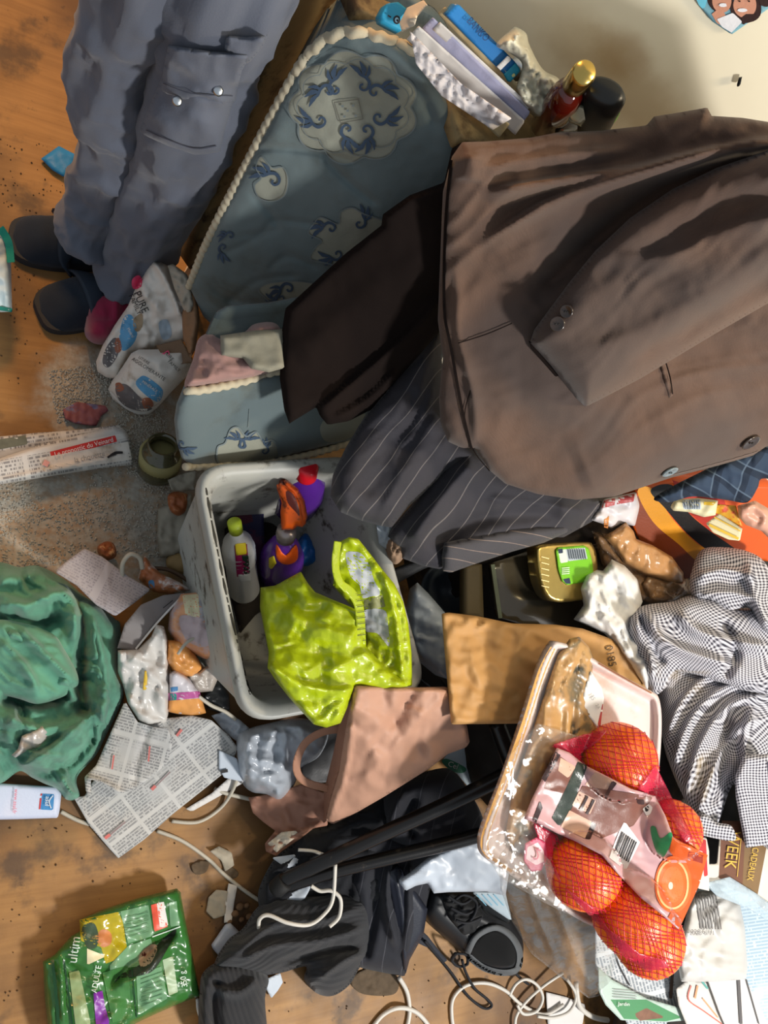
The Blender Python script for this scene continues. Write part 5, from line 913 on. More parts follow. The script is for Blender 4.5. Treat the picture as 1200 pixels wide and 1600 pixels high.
# debris on the floor
sc_m = mat('dirty_scrap', (168, 158, 140), .8, var=.25)
for i, (pts, lb_) in enumerate([([(328, 1330), (342, 1322), (362, 1332), (366, 1352), (352, 1362), (346, 1345)], 'crumpled grey-white scrap just above the long floor cable'), ([(326, 1402), (338, 1390), (356, 1392), (352, 1430), (334, 1436), (322, 1424)], 'flat pale cardboard scrap left of the white paper strip')]):
    card('paper_scrap', pts, [(*pts[0], .004), (*pts[2], .006), (*pts[4], .004)], sc_m, lb_, 'scrap', crs=(.01, 14), step=3)
card('paper_strip', [(357, 1380), (371, 1384), (366, 1410), (362, 1440), (350, 1442), (352, 1412)], [(357, 1380, .008), (371, 1384, .008), (355, 1442, .006)], wb_m, 'narrow white paper strip hanging down from the floor cable', 'strip', noise=(.006, 20), step=3)
o = card('clear_square', [(330, 1476), (352, 1444), (360, 1442), (388, 1470), (386, 1478), (362, 1506), (352, 1506), (332, 1482)], [(330, 1476, .012), (388, 1470, .012), (355, 1506, .012)], mat('frosted_plastic', (170, 178, 192), .25, var=.12, coat=.4), 'frosted square plastic lid on the floor left of the black clothes', 'lid', puff=(.006, 6), step=3, thick=.006)
# ------------------------------------------------------------------ clear bag, paper bag, envelope
o = card('clear_bag', [(370, 1152), (385, 1140), (420, 1130), (470, 1122), (512, 1140), (500, 1180), (470, 1200), (462, 1222), (448, 1244), (434, 1252), (415, 1242), (395, 1238), (380, 1226), (370, 1200)], [(370, 1160, .05), (500, 1140, .1), (434, 1252, .04)], mat('milky_clear_film', (166, 172, 180), .22, var=.25, vs=12, bump=.6, bs=34), 'puffed cloudy clear plastic bag between the plastic box and the paper bag', 'bag', sm=True, puff=(.06, 34), crs=(.06, 40), rdg=(.01, 22), step=3)
o = card('clear_bag', [(330, 1118), (350, 1112), (375, 1125), (392, 1140), (372, 1160), (352, 1145)], [(330, 1118, .05), (392, 1140, .06), (352, 1145, .05)], mat('milky_clear_film', (166, 172, 180), .22), 'small grey film scrap between the newspaper and the clear bag', 'plastic', crs=(.02, 20), step=3)
o = card('open_booklet', [(470, 1150), (520, 1140), (545, 1150), (530, 1220), (490, 1225), (470, 1210)], [(470, 1150, .04), (545, 1150, .06), (490, 1225, .04)], mat('dark_grey_print', (74, 74, 76), .5, var=.5, vs=16), 'dark grey printed sheet seen through the handle of the paper bag', 'paper', step=4, noise=(.01, 40))
pbm = mat('pinkish_kraft', (176, 134, 112), .6, var=.14, vs=10, bs=70, bump=.3); pbd = mat('pinkish_kraft_shaded', (150, 106, 86), .65, var=.2, vs=10, bs=70)  # second kraft is a shaded copy, shade painted in for side and base
pbag = thing('paper_bag', 'pinkish-brown kraft paper carrier bag with strap handle, lying below the lime bag', 'bag', at(600, 1200, .08))
sheet('bag_front', [(552, 1074), (558, 1071), (600, 1073), (650, 1074), (698, 1073), (712, 1095), (730, 1135), (734, 1160), (728, 1168), (700, 1178), (672, 1200), (640, 1220), (600, 1245), (560, 1268), (520, 1288), (509, 1282), (515, 1255), (530, 1205), (540, 1140)], [(552, 1074, .42), (698, 1073, .40), (734, 1160, .34), (509, 1282, .14), (600, 1170, .33)], pbm, pbag, step=4, crs=(.055, 75), rdg=(.008, 26), puff=(.015, 10), noise=(.02, 90), folds=[([(545, 1130), (550, 1150), (535, 1230), (512, 1284)], 7, .012, .4), ([(700, 1080), (640, 1140), (560, 1230)], 8, .008, .5), ([(560, 1200), (610, 1130), (650, 1080)], 7, -.01)])
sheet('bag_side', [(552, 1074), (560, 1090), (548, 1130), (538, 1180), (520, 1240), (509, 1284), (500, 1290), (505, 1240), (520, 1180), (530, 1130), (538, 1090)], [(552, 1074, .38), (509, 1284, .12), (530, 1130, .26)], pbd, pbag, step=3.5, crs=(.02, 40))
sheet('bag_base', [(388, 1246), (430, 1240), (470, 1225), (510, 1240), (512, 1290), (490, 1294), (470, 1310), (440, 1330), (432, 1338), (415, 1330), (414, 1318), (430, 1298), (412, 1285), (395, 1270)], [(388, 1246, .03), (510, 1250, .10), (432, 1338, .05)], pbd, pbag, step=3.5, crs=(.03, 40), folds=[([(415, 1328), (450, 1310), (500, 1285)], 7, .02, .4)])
sheet('handle', strip_poly(smooth([(548, 1140), (510, 1142), (480, 1158), (466, 1182), (464, 1205), (478, 1222), (512, 1232), (520, 1234)], 5, False), 12), [(548, 1140, .22), (466, 1190, .17), (520, 1234, .15), (500, 1150, .2)], mat('kraft_strap', (172, 124, 98), .6, var=.15), pbag, step=2.5, thick=.002)
sheet('paper_inside', [(418, 1318), (440, 1300), (462, 1298), (468, 1304), (450, 1318), (432, 1332)], [(418, 1318, .065), (462, 1298, .085), (432, 1332, .065)], mat('creamy_tissue', (196, 184, 166), .6, var=.2), pbag, step=2.5, crs=(.03, 12))
kenv = mat('ochre_kraft', (178, 134, 80), .65, var=.12, vs=9, bs=60, bump=.3)
o = card('kraft_envelope', [(690, 959), (700, 957), (742, 962), (800, 974), (868, 976), (910, 982), (960, 1000), (985, 1020), (1012, 1052), (1016, 1068), (1000, 1090), (900, 1120), (850, 1130), (780, 1131), (705, 1132), (700, 1080), (694, 1010)], [(690, 959, .42), (1010, 1060, .42), (705, 1132, .42), (850, 1130, .42), (868, 976, .43)], kenv, 'big ochre-brown kraft paper envelope lying left of the food tray', 'envelope', step=4, crs=(.03, 50), rdg=(.008, 30), noise=(.02, 90), puff=(.008, 8), folds=[([(742, 965), (732, 1000), (750, 1070)], 8, .006), ([(740, 985), (760, 972)], 5, .01, .5)], thick=.003, texts=[('0185', 954, 1025, 17, 78, mat('grey_stamp', (74, 58, 40)))])
o = card('kraft_paper_piece', [(975, 950), (1000, 960), (1010, 1000), (1018, 1060), (1000, 1050), (980, 1000)], [(975, 950, .36), (1010, 1000, .36), (1000, 1050, .36)], kenv, 'ochre paper edge between the white paper and the kraft envelope', 'paper', step=4)

# ------------------------------------------------------------------ papers under the bag, black upturned frame
o = card('printed_leaflet', [(690, 1190), (720, 1150), (740, 1132), (790, 1130), (800, 1200), (785, 1215), (740, 1240), (715, 1210)], [(690, 1190, .1), (790, 1130, .14), (740, 1240, .08)], mat('pale_blue_leaflet', (176, 190, 198), .5, var=.15, vs=20), 'pale blue printed leaflet lying between the paper bag and the food tray', 'leaflet', step=3.5, decals=[([(690, 1190), (700, 1186), (728, 1200), (722, 1208), (705, 1204)], mat('green_logo', (30, 122, 84), .5), 1), ([(730, 1170), (744, 1160), (750, 1170), (738, 1182)], mat('cyan_print', (120, 180, 205), .5)), ([(768, 1140), (774, 1138), (786, 1190), (780, 1194)], white_p)], texts=[('Cel', 708, 1196, 12, 22, wtx)], lines=[([(738, 1150), (752, 1200)], 2, mat('greyish_printed_paper', (170, 166, 170)))])
tubem = mat('black_painted_tube', (20, 18, 18), .28, var=.4, vs=30, bump=.1, dirt=(70, 60, 50), ds=40, dt=(.6, .75))
fr = thing('metal_frame', 'black tubular metal frame lying slantwise across the black clothes towards the tray', 'frame', at(600, 1310, .1))
tube('frame_tube', [(438, 1378, .125), (520, 1340, .17), (600, 1302, .21), (700, 1256, .26), (790, 1212, .31), (840, 1188, .33)], [.0125, .0135, .0135, .0145, .016, .016], tubem, fr, seg=14)
tube('frame_tube', [(440, 1386, .11), (520, 1362, .15), (600, 1342, .18), (700, 1318, .22), (780, 1296, .26), (840, 1280, .28)], [.0125, .0125, .013, .0135, .014, .014], tubem, fr, seg=14)
tube('frame_tube', [(776, 1128, .3), (790, 1165, .3), (806, 1210, .3), (820, 1250, .3)], [.017, .018, .018, .018], tubem, fr, seg=14)
lathe('frame_foot', (428, 1392, .115), (446, 1376, .13), [(0, .013), (.2, .017), (.9, .017), (1, .014)], mat('black_rubber_foot', (14, 13, 13), .7), fr)
o = card('black_strip', [(640, 1000), (700, 1075), (690, 1090), (655, 1060), (640, 1040)], [(640, 1000, .2), (700, 1075, .2), (655, 1060, .2)], blk_pl, 'black plastic edge between the lime bag and the kraft envelope', 'plastic', step=4, thick=.01)

# ------------------------------------------------------------------ black clothes on the floor
bk1 = mat('black_cotton', (30, 31, 35), .9, var=.3, vs=8, bs=350, sheen=.12, spec=.2)
bkp = stripes('black_pinstripe', (30, 31, 38), (74, 74, 80), 3.2, .045)
bt2 = thing('black_trousers', 'black faintly pinstriped trousers heaped on the floor under the black metal frame', 'trousers', at(640, 1380, 0))
sheet('waist_part', [(600, 1240), (640, 1215), (690, 1200), (712, 1208), (732, 1235), (748, 1262), (758, 1290), (760, 1320), (720, 1330), (660, 1330), (610, 1320), (600, 1290)], [(600, 1240, .08), (712, 1208, .13), (760, 1320, .12), (610, 1320, .06)], bkp, bt2, step=3.5, sm=True, puff=(.09, 34), uv=(12, 1, .2, 60), folds=[([(630, 1240), (608, 1290), (604, 1330)], 8, .02, .5), ([(650, 1245), (635, 1280), (650, 1310)], 7, -.03)])
sheet('trouser_leg', [(560, 1310), (600, 1290), (640, 1310), (700, 1320), (700, 1360), (672, 1390), (665, 1430), (660, 1460), (640, 1500), (632, 1526), (600, 1520), (575, 1515), (550, 1508), (552, 1470), (560, 1430), (545, 1380)], [(560, 1310, .06), (700, 1320, .08), (632, 1526, .01), (550, 1508, .02), (600, 1400, .06)], bkp, bt2, step=3.5, puff=(.06, 26), uv=(15, 1, .2, 60), noise=(.02, 60), folds=[([(612, 1340), (605, 1400), (620, 1480)], 8, .03, .5), ([(640, 1350), (640, 1420), (636, 1500)], 9, .025, .6), ([(590, 1390), (580, 1450), (570, 1500)], 8, -.025)])
lum = sheet('lining', [(600, 1360), (622, 1350), (655, 1400), (668, 1420), (662, 1460), (640, 1500), (634, 1522), (620, 1480), (612, 1420)], [(600, 1360, .12), (668, 1420, .10), (634, 1522, .05)], mat('navy_black_satin', (34, 37, 48), .4, var=.3, vs=14), bt2, step=3, puff=(.02, 10), folds=[([(620, 1370), (632, 1440), (632, 1510)], 6, .012, .5)])
sw = thing('ribbed_sweater', 'black ribbed knit sweater bunched on the floor at the bottom of the photo', 'sweater', at(440, 1480, 0))
def ribm():
    b = NB('black_rib_knit'); u, v, _ = b.uv(); k = b.math('ABSOLUTE', b.math('SUBTRACT', b.math('FRACT', b.math('MULTIPLY', v, 12)), .5))
    m = b.set(b.mix(b.noise(9), srgb(34, 34, 36), srgb(56, 56, 58)), .9, sheen=.15, spec=.15); b.bump([(k, .9), (b.noise(400), .2)], .003); return m
rib = ribm()
sheet('sweater_body', [(400, 1420), (430, 1400), (480, 1400), (530, 1395), (575, 1410), (580, 1450), (575, 1490), (560, 1515), (545, 1540), (520, 1556), (495, 1552), (475, 1530), (478, 1510), (440, 1520), (400, 1525), (370, 1520), (335, 1510), (355, 1470), (380, 1450)], [(400, 1420, .02), (575, 1410, .05), (520, 1556, .01), (335, 1510, .02)], rib, sw, step=3.5, sm=True, puff=(.08, 30), uv=(-22, 1, .8, 60), folds=[([(560, 1420), (500, 1440), (430, 1445), (370, 1490)], 8, .02, .5), ([(570, 1450), (500, 1470), (430, 1478), (380, 1500)], 8, .025, .5), ([(575, 1490), (540, 1500), (500, 1530)], 8, .025, .5), ([(560, 1480), (500, 1490), (440, 1505)], 7, -.03)])
sheet('sleeve', [(312, 1545), (316, 1522), (330, 1508), (350, 1500), (380, 1500), (405, 1510), (420, 1530), (414, 1560), (412, 1640), (340, 1650), (312, 1620)], [(312, 1545, .02), (405, 1510, .02), (412, 1640, .01), (330, 1640, .01)], rib, sw, step=3.5, sm=True, puff=(.06, 24), uv=(70, 1, .3, 40), folds=[([(340, 1530), (335, 1580), (345, 1640)], 9, -.03), ([(330, 1540), (370, 1550), (400, 1530)], 9, .02, .5)])
o = card('black_cloth', [(403, 1400), (410, 1375), (430, 1340), (455, 1320), (470, 1300), (510, 1290), (560, 1262), (610, 1240), (620, 1300), (615, 1380), (580, 1420), (520, 1410), (470, 1408), (440, 1420), (410, 1425)], [(403, 1400, .01), (610, 1240, .06), (580, 1420, .04), (470, 1300, .03)], bk1, 'plain black cloth heap under the near end of the metal frame', 'cloth', step=4, sm=True, puff=(.06, 28), rdg=(.035, 55), aniso=[(-28, 110, 16, .025, 4)])
o = card('paper_tag', [(424, 1340), (460, 1335), (468, 1345), (464, 1352), (450, 1358)], [(424, 1340, .075), (464, 1336, .08), (450, 1358, .075)], mat('bluish_white_paper', (190, 198, 208)), 'white paper corner on the black cloth below the paper bag', 'paper', step=3)
o = card('paper_tag', [(441, 1402), (488, 1380), (482, 1394), (476, 1404), (458, 1414)], [(441, 1402, .075), (488, 1380, .09), (458, 1414, .075)], mat('bluish_white_paper', (190, 198, 208)), 'white triangular paper on the black cloth under the tip of the metal frame', 'paper', step=3)
o = card('paper_tag', [(416, 1530), (438, 1520), (442, 1535), (434, 1548), (424, 1560), (416, 1545)], [(416, 1530, .02), (438, 1520, .02), (424, 1560, .01)], mat('bluish_white_paper', (190, 198, 208)), 'small white paper tag at the sweater sleeve on the floor', 'paper', step=3)
wc = mat('white_cable', (206, 200, 190), .45, var=.12, bump=.05)
cable([(404, 1450, .10), (406, 1436, .115), (420, 1430, .125), (450, 1442, .14), (482, 1445, .145), (505, 1430, .15), (520, 1405, .155), (524, 1350, .165)], .0035, 'thin white cable looping over the black cloth', m=wc)
cable([(486, 1384, .14), (500, 1392, .145), (518, 1392, .155), (532, 1405, .16), (530, 1432, .155), (515, 1448, .15)], .0035, 'second white cable curl crossing on the black cloth', m=wc)
cable([(466, 1328, .12), (490, 1330, .13), (512, 1338, .14)], .003, 'short white cable peeking out between paper bag and metal frame', m=wc)
cable([(308, 1560, .005), (310, 1580, .005), (318, 1598, .005), (330, 1620, .005)], .003, 'white cable beside the green pouch and the sweater sleeve', m=wc)
cable([(624, 1528, .03), (636, 1550, .01), (640, 1580, .006), (636, 1605, .006)], .0045, 'white cable hanging down from the black trousers onto the floor', m=wc)
cable([(580, 1608, .006), (598, 1586, .006), (622, 1575, .012), (648, 1580, .008), (668, 1600, .006), (675, 1620, .006)], .0045, 'white cable arch at the bottom edge below the black trousers', m=wc)
cable([(712, 1620, .006), (706, 1590, .006), (708, 1560, .006), (728, 1540, .008), (760, 1536, .01), (790, 1548, .01), (815, 1570, .012), (850, 1585, .012), (880, 1570, .014)], .004, 'white cable arch on the floor below the black shoe', m=wc)
cable([(806, 1620, .012), (806, 1590, .012), (822, 1565, .016), (850, 1540, .02), (880, 1520, .03)], .0035, 'white cable rising towards the clear bag on the floor', m=wc)
cable([(796, 1556, .012), (806, 1538, .016), (822, 1530, .02), (840, 1540, .02), (848, 1560, .02), (838, 1580, .02), (818, 1584, .018), (808, 1570, .016)], .0035, 'small white cable ring beside the shoe laces', m=wc)
cable([(886, 1530, .02), (900, 1555, .02), (890, 1580, .02), (865, 1590, .02), (840, 1588, .02)], .0035, 'white cable curl left of the green magazine', m=wc)
cable([(900, 1535, .02), (905, 1570, .02), (925, 1588, .02), (950, 1594, .02)], .006, 'thick white cable running to the edge of the green magazine', m=wc)
o = card('paper_label', [(853, 1550), (885, 1558), (915, 1570), (910, 1602), (856, 1602)], [(853, 1550, .006), (915, 1570, .006), (856, 1602, .006)], white_p, 'small white printed card on the floor under the cable curls', 'card', step=4, texts=[('1:.', 872, 1575, 10, 5, mat('grey_text', (140, 140, 140)))])

# black shoe with laces
sh2 = mat('black_leather', (28, 29, 32), .5, var=.3, vs=20, bump=.3, bs=150); shg = mat('grey_felt_lining', (90, 92, 94), .9, var=.2)
bs = thing('black_shoe', 'black lace-up shoe with grey collar lying on the floor beside the clear bag', 'shoe', at(750, 1460, 0))
sheet('shoe_upper', [(662, 1400), (670, 1385), (690, 1378), (730, 1385), (770, 1400), (800, 1425), (812, 1450), (818, 1480), (814, 1505), (806, 1524), (780, 1522), (755, 1512), (730, 1495), (700, 1470), (672, 1445), (660, 1425)], [(662, 1400, .01), (812, 1450, .01), (780, 1522, .01)], sh2, bs, step=3, sm=True, puff=(.09, 30), folds=[([(690, 1390), (740, 1430), (780, 1450)], 9, .01)])
SU = o_S['shoe_upper']
sheet('dark_opening_patch', smooth([(735, 1492), (745, 1470), (760, 1458), (778, 1456), (796, 1468), (806, 1488), (802, 1506), (785, 1510), (760, 1506)], 4), lambda P: SU.depth(P) - SU.h(P) - .003, mat('shoe_hollow_shade', (6, 6, 7), 1), bs, step=3)  # near-black patch on the closed upper, painted shade of a hollow
sheet('collar', strip_poly(smooth([(730, 1490), (742, 1466), (760, 1453), (780, 1450), (800, 1464), (812, 1488), (808, 1514), (785, 1520), (755, 1512), (732, 1494)], 4, False), 10), lambda P: SU.depth(P) - SU.h(P) - .006, shg, bs, step=2.5, puff=(.006, 4))
sheet('tongue', [(690, 1390), (715, 1388), (742, 1402), (756, 1430), (742, 1456), (725, 1462), (706, 1440), (694, 1415)], lambda P: SU.depth(P) - SU.h(P) - .004, mat('black_mesh_tongue', (18, 18, 20), .8, var=.5), bs, step=3, rdg=(.02, 12), puff=(.012, 8))
def lace(pts, nm='lace'):
    tube(nm, [tuple(p) for p in pts], .0028, mat('black_lace', (24, 25, 30), .8), bs, seg=6, sub=6, squash=1.4)
for pts in ([(700, 1400, .13), (722, 1412, .14), (742, 1400, .13)], [(704, 1418, .13), (728, 1428, .14), (750, 1414, .13)], [(712, 1438, .13), (730, 1442, .14), (752, 1434, .13)], [(716, 1450, .12), (738, 1434, .14), (744, 1410, .14), (724, 1398, .14), (706, 1410, .13)], [(712, 1490, .06), (706, 1500, .03), (716, 1510, .015), (730, 1506, .02), (728, 1492, .04), (712, 1490, .06)],
            [(664, 1470, .03), (680, 1490, .006), (705, 1520, .006), (730, 1555, .008), (755, 1575, .008), (768, 1572, .008), (762, 1562, .008), (742, 1545, .012), (728, 1520, .016), (722, 1500, .03)], [(800, 1515, .03), (815, 1530, .008), (826, 1538, .008)]): lace(pts)
o = card('grey_strap', [(655, 1450), (668, 1462), (690, 1490), (700, 1500), (694, 1504), (676, 1484), (662, 1478), (650, 1472)], [(655, 1450, .02), (700, 1500, .01), (650, 1472, .015)], mat('slate_fabric', (44, 46, 54), .8), 'slate grey fabric strap end between the black trousers and the shoe', 'strap', step=3)
# white plastic sheet
o = card('plastic_sheet', [(621, 1376), (640, 1364), (668, 1340), (700, 1325), (745, 1308), (780, 1296), (800, 1330), (790, 1400), (760, 1393), (700, 1394), (678, 1396), (668, 1380), (650, 1384), (634, 1392)], [(621, 1376, .16), (780, 1296, .24), (760, 1393, .2), (668, 1380, .17)], mat('white_plastic_sheet', (186, 194, 204), .35, var=.12, vs=14, bs=40, bump=.4), 'crumpled white plastic sheet sticking out under the lower left of the tray', 'plastic', crs=(.03, 50), puff=(.012, 10), step=3.5)
o = card('printed_paper', [(735, 1393), (790, 1395), (800, 1440), (770, 1420)], [(735, 1393, .13), (800, 1440, .13), (790, 1395, .15)], mat('pale_blue_leaflet', (176, 190, 198)), 'blue-white printed paper corner below the white plastic sheet', 'paper', step=4, lines=[([(745 + 9 * k, 1398), (760 + 9 * k, 1415)], 1.5, mat('cyan_print', (120, 180, 205))) for k in range(4)])
o = card('dark_card', [(740, 1400), (770, 1412), (800, 1440), (792, 1442), (760, 1428)], [(740, 1400, .1), (800, 1440, .1), (760, 1428, .09)], blk_pl, 'narrow black strip between the shoe and the printed paper', 'strip', step=3)

# ------------------------------------------------------------------ food tray and oranges
tctrl = [(862, 1008, .50), (1030, 1090, .50), (755, 1335, .44), (930, 1440, .43)]
foam = mat('white_foam', (204, 190, 186), .5, var=.06, vs=12, bs=120, bump=.15, dirt=(200, 160, 146), ds=8, dt=(.48, .7)); rust = mat('yellow_brown_rim_stain', (196, 148, 80), .5, var=.3, vs=30)
tray = thing('meat_tray', 'stained white foam tray in torn clear film, under the net of oranges', 'food tray', at(880, 1220, .4))
tout = smooth([(862, 1008), (872, 1003), (900, 1012), (935, 1034), (980, 1060), (1018, 1080), (1030, 1092), (1034, 1130), (1030, 1200), (1020, 1280), (985, 1380), (955, 1430), (935, 1446), (910, 1440), (850, 1402), (790, 1362), (760, 1342), (752, 1322), (758, 1290), (790, 1210), (820, 1120), (845, 1040)], 4)
def trayh(P):
    d, _, _, _ = segd(P, tout, np.roll(tout, -1, 0)); return .022 * np.exp(-((d - 4) / 7.) ** 2) + .004 * np.exp(-((d - 30) / 6.) ** 2)
TR = sheet('foam_tray', tout, tctrl, foam, tray, step=3.5, thick=.012, extra=trayh, lines=[([(864, 1012), (846, 1050), (822, 1125), (792, 1212), (762, 1292), (757, 1322), (766, 1340)], [8, 11, 10, 12, 11, 12, 8], rust), ([(935, 1036), (980, 1062), (1018, 1083)], 2.5, mat('brown_speckle_line', (150, 100, 70))), ([(770, 1342), (800, 1362)], 5, rust)])
TS = o_S['foam_tray']
gar = NB('food_residue'); gc_ = gar.mix(gar.noise(14, 4), srgb(150, 104, 54), srgb(190, 152, 96)); gc_ = gar.mix(gar.step(gar.noise(11, 4, dist=1.5), .5, .64), gc_, srgb(96, 84, 60)); gc_ = gar.mix(gar.step(gar.noise(24, 3), .62, .72), gc_, srgb(60, 56, 42)); gm_ = gar.set(gc_, .4, coat=.15); gar.bump([(gar.noise(60, 4), .5)])
sheet('brown_film_layer', [(872, 1022), (890, 998), (905, 995), (920, 1010), (928, 1030), (922, 1080), (930, 1110), (935, 1160), (900, 1180), (870, 1200), (850, 1250), (830, 1300), (800, 1330), (790, 1300), (800, 1240), (830, 1150), (855, 1070)], lambda P: TS.depth(P) - .006, gm_, tray, step=3, puff=(.014, 12), crs=(.012, 30), aniso=[(-72, 90, 10, .012, 3)])
sheet('white_label', [(923, 1048), (940, 1074), (944, 1090), (938, 1144), (930, 1132), (910, 1106), (912, 1080)], lambda P: TS.depth(P) - .024, white_p, tray, step=3, decals=[([(934, 1132), (944, 1088), (946, 1070), (938, 1140)], mat('dull_red_print', (170, 66, 66)))], texts=[('35', 926, 1090, 9, 62, mat('grey_text', (140, 140, 140))), ('2A', 934, 1104, 7, 62, mat('grey_text', (140, 140, 140)))])
flm = film('crisp_clear_film', (225, 222, 215), .05, .06, 26, .6, .25)
sheet('clear_film', [(795, 1180), (840, 1130), (935, 1160), (990, 1150), (1032, 1180), (1020, 1290), (960, 1440), (930, 1450), (850, 1410), (780, 1370), (756, 1330), (770, 1260)], lambda P: TS.depth(P) - .026, flm, tray, step=4, thick=.0006, crs=(.013, 44))
sheet('film_tail', [(778, 1340), (800, 1310), (815, 1300), (860, 1345), (900, 1400), (945, 1450), (968, 1480), (955, 1530), (938, 1556), (920, 1560), (880, 1530), (830, 1490), (800, 1440), (782, 1390)], [(778, 1340, .47), (968, 1480, .36), (930, 1558, .24), (820, 1480, .3)], film('crumpled_clear_film', (232, 230, 226), .045, .07, 24, .6, .16), tray, step=3, thick=.0006, puff=(.03, 16), crs=(.03, 44), folds=[([(850, 1360), (880, 1440), (920, 1540)], 8, .02, .5), ([(820, 1330), (830, 1400), (870, 1500)], 7, .015, .5)])
# red ring mark
sheet('pink_sticker', [(820, 1318), (838, 1308), (852, 1316), (856, 1340), (846, 1360), (830, 1362), (818, 1345)], lambda P: TS.depth(P) - .04, mat('dark_pink_print', (176, 60, 92), .4), tray, step=2.5, decals=[([(824, 1324), (840, 1316), (850, 1330), (850, 1346), (838, 1352), (822, 1342)], mat('pale_pink_label', (206, 170, 176), .4), 0)], texts=[('2', 839, 1334, 26, 195, mat('dark_pink_print', (176, 60, 92)), -.9)])
# oranges
def orangem():
    b = NB('orange_peel'); v = b.n.new('ShaderNodeTexVoronoi'); v.inputs['Scale'].default_value = 420; b.l.new(b.pos(), v.inputs['Vector'])
    m = b.set(b.mix(b.noise(9), srgb(232, 92, 8), srgb(246, 132, 20)), .38, spec=.5, coat=.15); b.b.inputs['Subsurface Weight'].default_value = .08; b.bump([(v.outputs[0], .35)], .001); return m
om = orangem()
ornet = []
ospec = [(968, 1188, 58, 'single orange at the top of the red net, above the printed label'), (1052, 1296, 44, 'orange half hidden behind the printed label at the right of the net'), (912, 1362, 57, 'orange in the left of the net, below the label, beside the pink sticker'), (985, 1428, 60, 'orange third from the left in the lower row, with a dull dark side'), (1012, 1466, 55, 'lowest orange, at the bottom tip of the red net')]
for i, (cx, cy, r, lb_) in enumerate(ospec):
    d = tps(tctrl)(np.array([[cx, cy]]))[0]; d = d * .955; R0 = r * d / FP
    if i >= 3: d = d * .985
    c = CAM + rays([(cx, cy)])[0] * (d - .0)
    s = (1, 1, 1)
    o = ball('orange', c, R0, om, sx=s, bumpy=.04, seg=40, seed=i); tag(o, lb_, 'orange', 'oranges in the red net'); ornet.append((c, R0))
tb = tps(tctrl)
def netdepth(P):
    R_ = rays(P); D = tb(P) - .035
    for c, R0 in ornet:
        R1 = R0 + .0022; oc = CAM - c; a = (R_ ** 2).sum(1); b = 2 * (R_ @ oc); cc2 = oc @ oc - R1 ** 2; q = b * b - 4 * a * cc2
        t = np.where(q > 0, (-b - np.sqrt(np.maximum(q, 0))) / (2 * a), 9); D = np.minimum(D, t)
    return D
NS = Surf(netdepth, lambda P: np.zeros(len(P)))
netm = mat('red_net_plastic', (206, 24, 66), .4, var=.2, bump=0)
def hit(P, balls):
    R_ = rays(P); o = np.zeros(len(P), bool)
    for k in balls:
        c, R0 = ornet[k]; oc = CAM - c; o |= (2 * (R_ @ oc)) ** 2 - 4 * (R_ ** 2).sum(1) * (oc @ oc - (R0 + .0015) ** 2) > 0
    return o
def net(name, outline, ang, sp, parent, r=.0008, balls=()):
    poly = smooth(outline, 4); V, Fc = [], []; c0 = poly.mean(0)
    for s_ in (1, -1):
        a = math.radians(ang + s_ * 33); d = np.array([math.cos(a), math.sin(a)]); nn = np.array([-d[1], d[0]])
        for k in range(-45, 46):
            t = np.arange(-320, 320, 5.); L = c0 + nn * k * sp + t[:, None] * d + nn * (3 * np.sin(t / 19 + k))[:, None]
            ins = inside(L, poly) | hit(L, balls); i = 0
            while i < len(t):
                if ins[i]:
                    j = i
                    while j < len(t) and ins[j]: j += 1
                    if j - i >= 3:
                        W_ = NS(L[i:j]); v, f = tube3(W_, [r] * len(W_), seg=3, sub=1); b = len(V); V += v; Fc += [[q + b for q in g] for g in f]
                    i = j
                else: i += 1
    return link(name, V, Fc, netm, parent=parent)
nt = thing('orange_net', 'red net bag with a printed label band, holding the oranges on the tray', 'net bag', at(960, 1320, .45))
n1o = [(862, 1166), (885, 1155), (910, 1148), (950, 1134), (990, 1138), (1018, 1158), (1026, 1190), (1030, 1225), (1056, 1258), (1080, 1300), (1084, 1325), (1060, 1330), (1040, 1290), (1010, 1240), (980, 1240), (930, 1215), (885, 1185)]
n2o = [(832, 1284), (860, 1300), (900, 1318), (930, 1330), (960, 1360), (1000, 1402), (1040, 1440), (1064, 1462), (1062, 1492), (1046, 1512), (1012, 1518), (975, 1496), (945, 1455), (905, 1415), (870, 1372), (848, 1330)]
net('net_mesh', n1o, 40, 7.5, nt, balls=(0, 1)); net('net_mesh', n2o, 48, 8, nt, balls=(2, 3, 4))
rf = film('red_net_haze', (220, 30, 76), .34, .3, 60, .3, .08)
sheet('net_edge', [(862, 1164), (910, 1148), (950, 1140), (935, 1158), (905, 1180), (930, 1215), (900, 1200)], lambda P: netdepth(P) - .001, rf, nt, step=3, thick=.0005); 
sheet('net_edge', [(1024, 1195), (1056, 1258), (1082, 1310), (1070, 1320), (1050, 1280), (1010, 1240), (990, 1240)], lambda P: netdepth(P) - .001, rf, nt, step=3, thick=.0005)
sheet('net_edge', [(832, 1284), (870, 1305), (862, 1340), (880, 1385), (930, 1420), (950, 1450), (1000, 1490), (1040, 1500), (1046, 1512), (1012, 1518), (975, 1496), (945, 1455), (905, 1415), (870, 1372), (848, 1330)], lambda P: netdepth(P) - .001, rf, nt, step=3, thick=.0005)
lblm = mat('mauve_label_film', (184, 146, 148), .3, var=.15, vs=18, coat=.4, bump=.2, bs=40)
lout = [(818, 1280), (830, 1250), (850, 1210), (870, 1168), (890, 1176), (915, 1196), (955, 1216), (985, 1232), (1024, 1244), (1040, 1275), (1052, 1308), (1076, 1322), (1105, 1337), (1090, 1385), (1060, 1452), (1035, 1430), (1000, 1402), (965, 1365), (940, 1336), (900, 1315), (870, 1302), (840, 1286)]
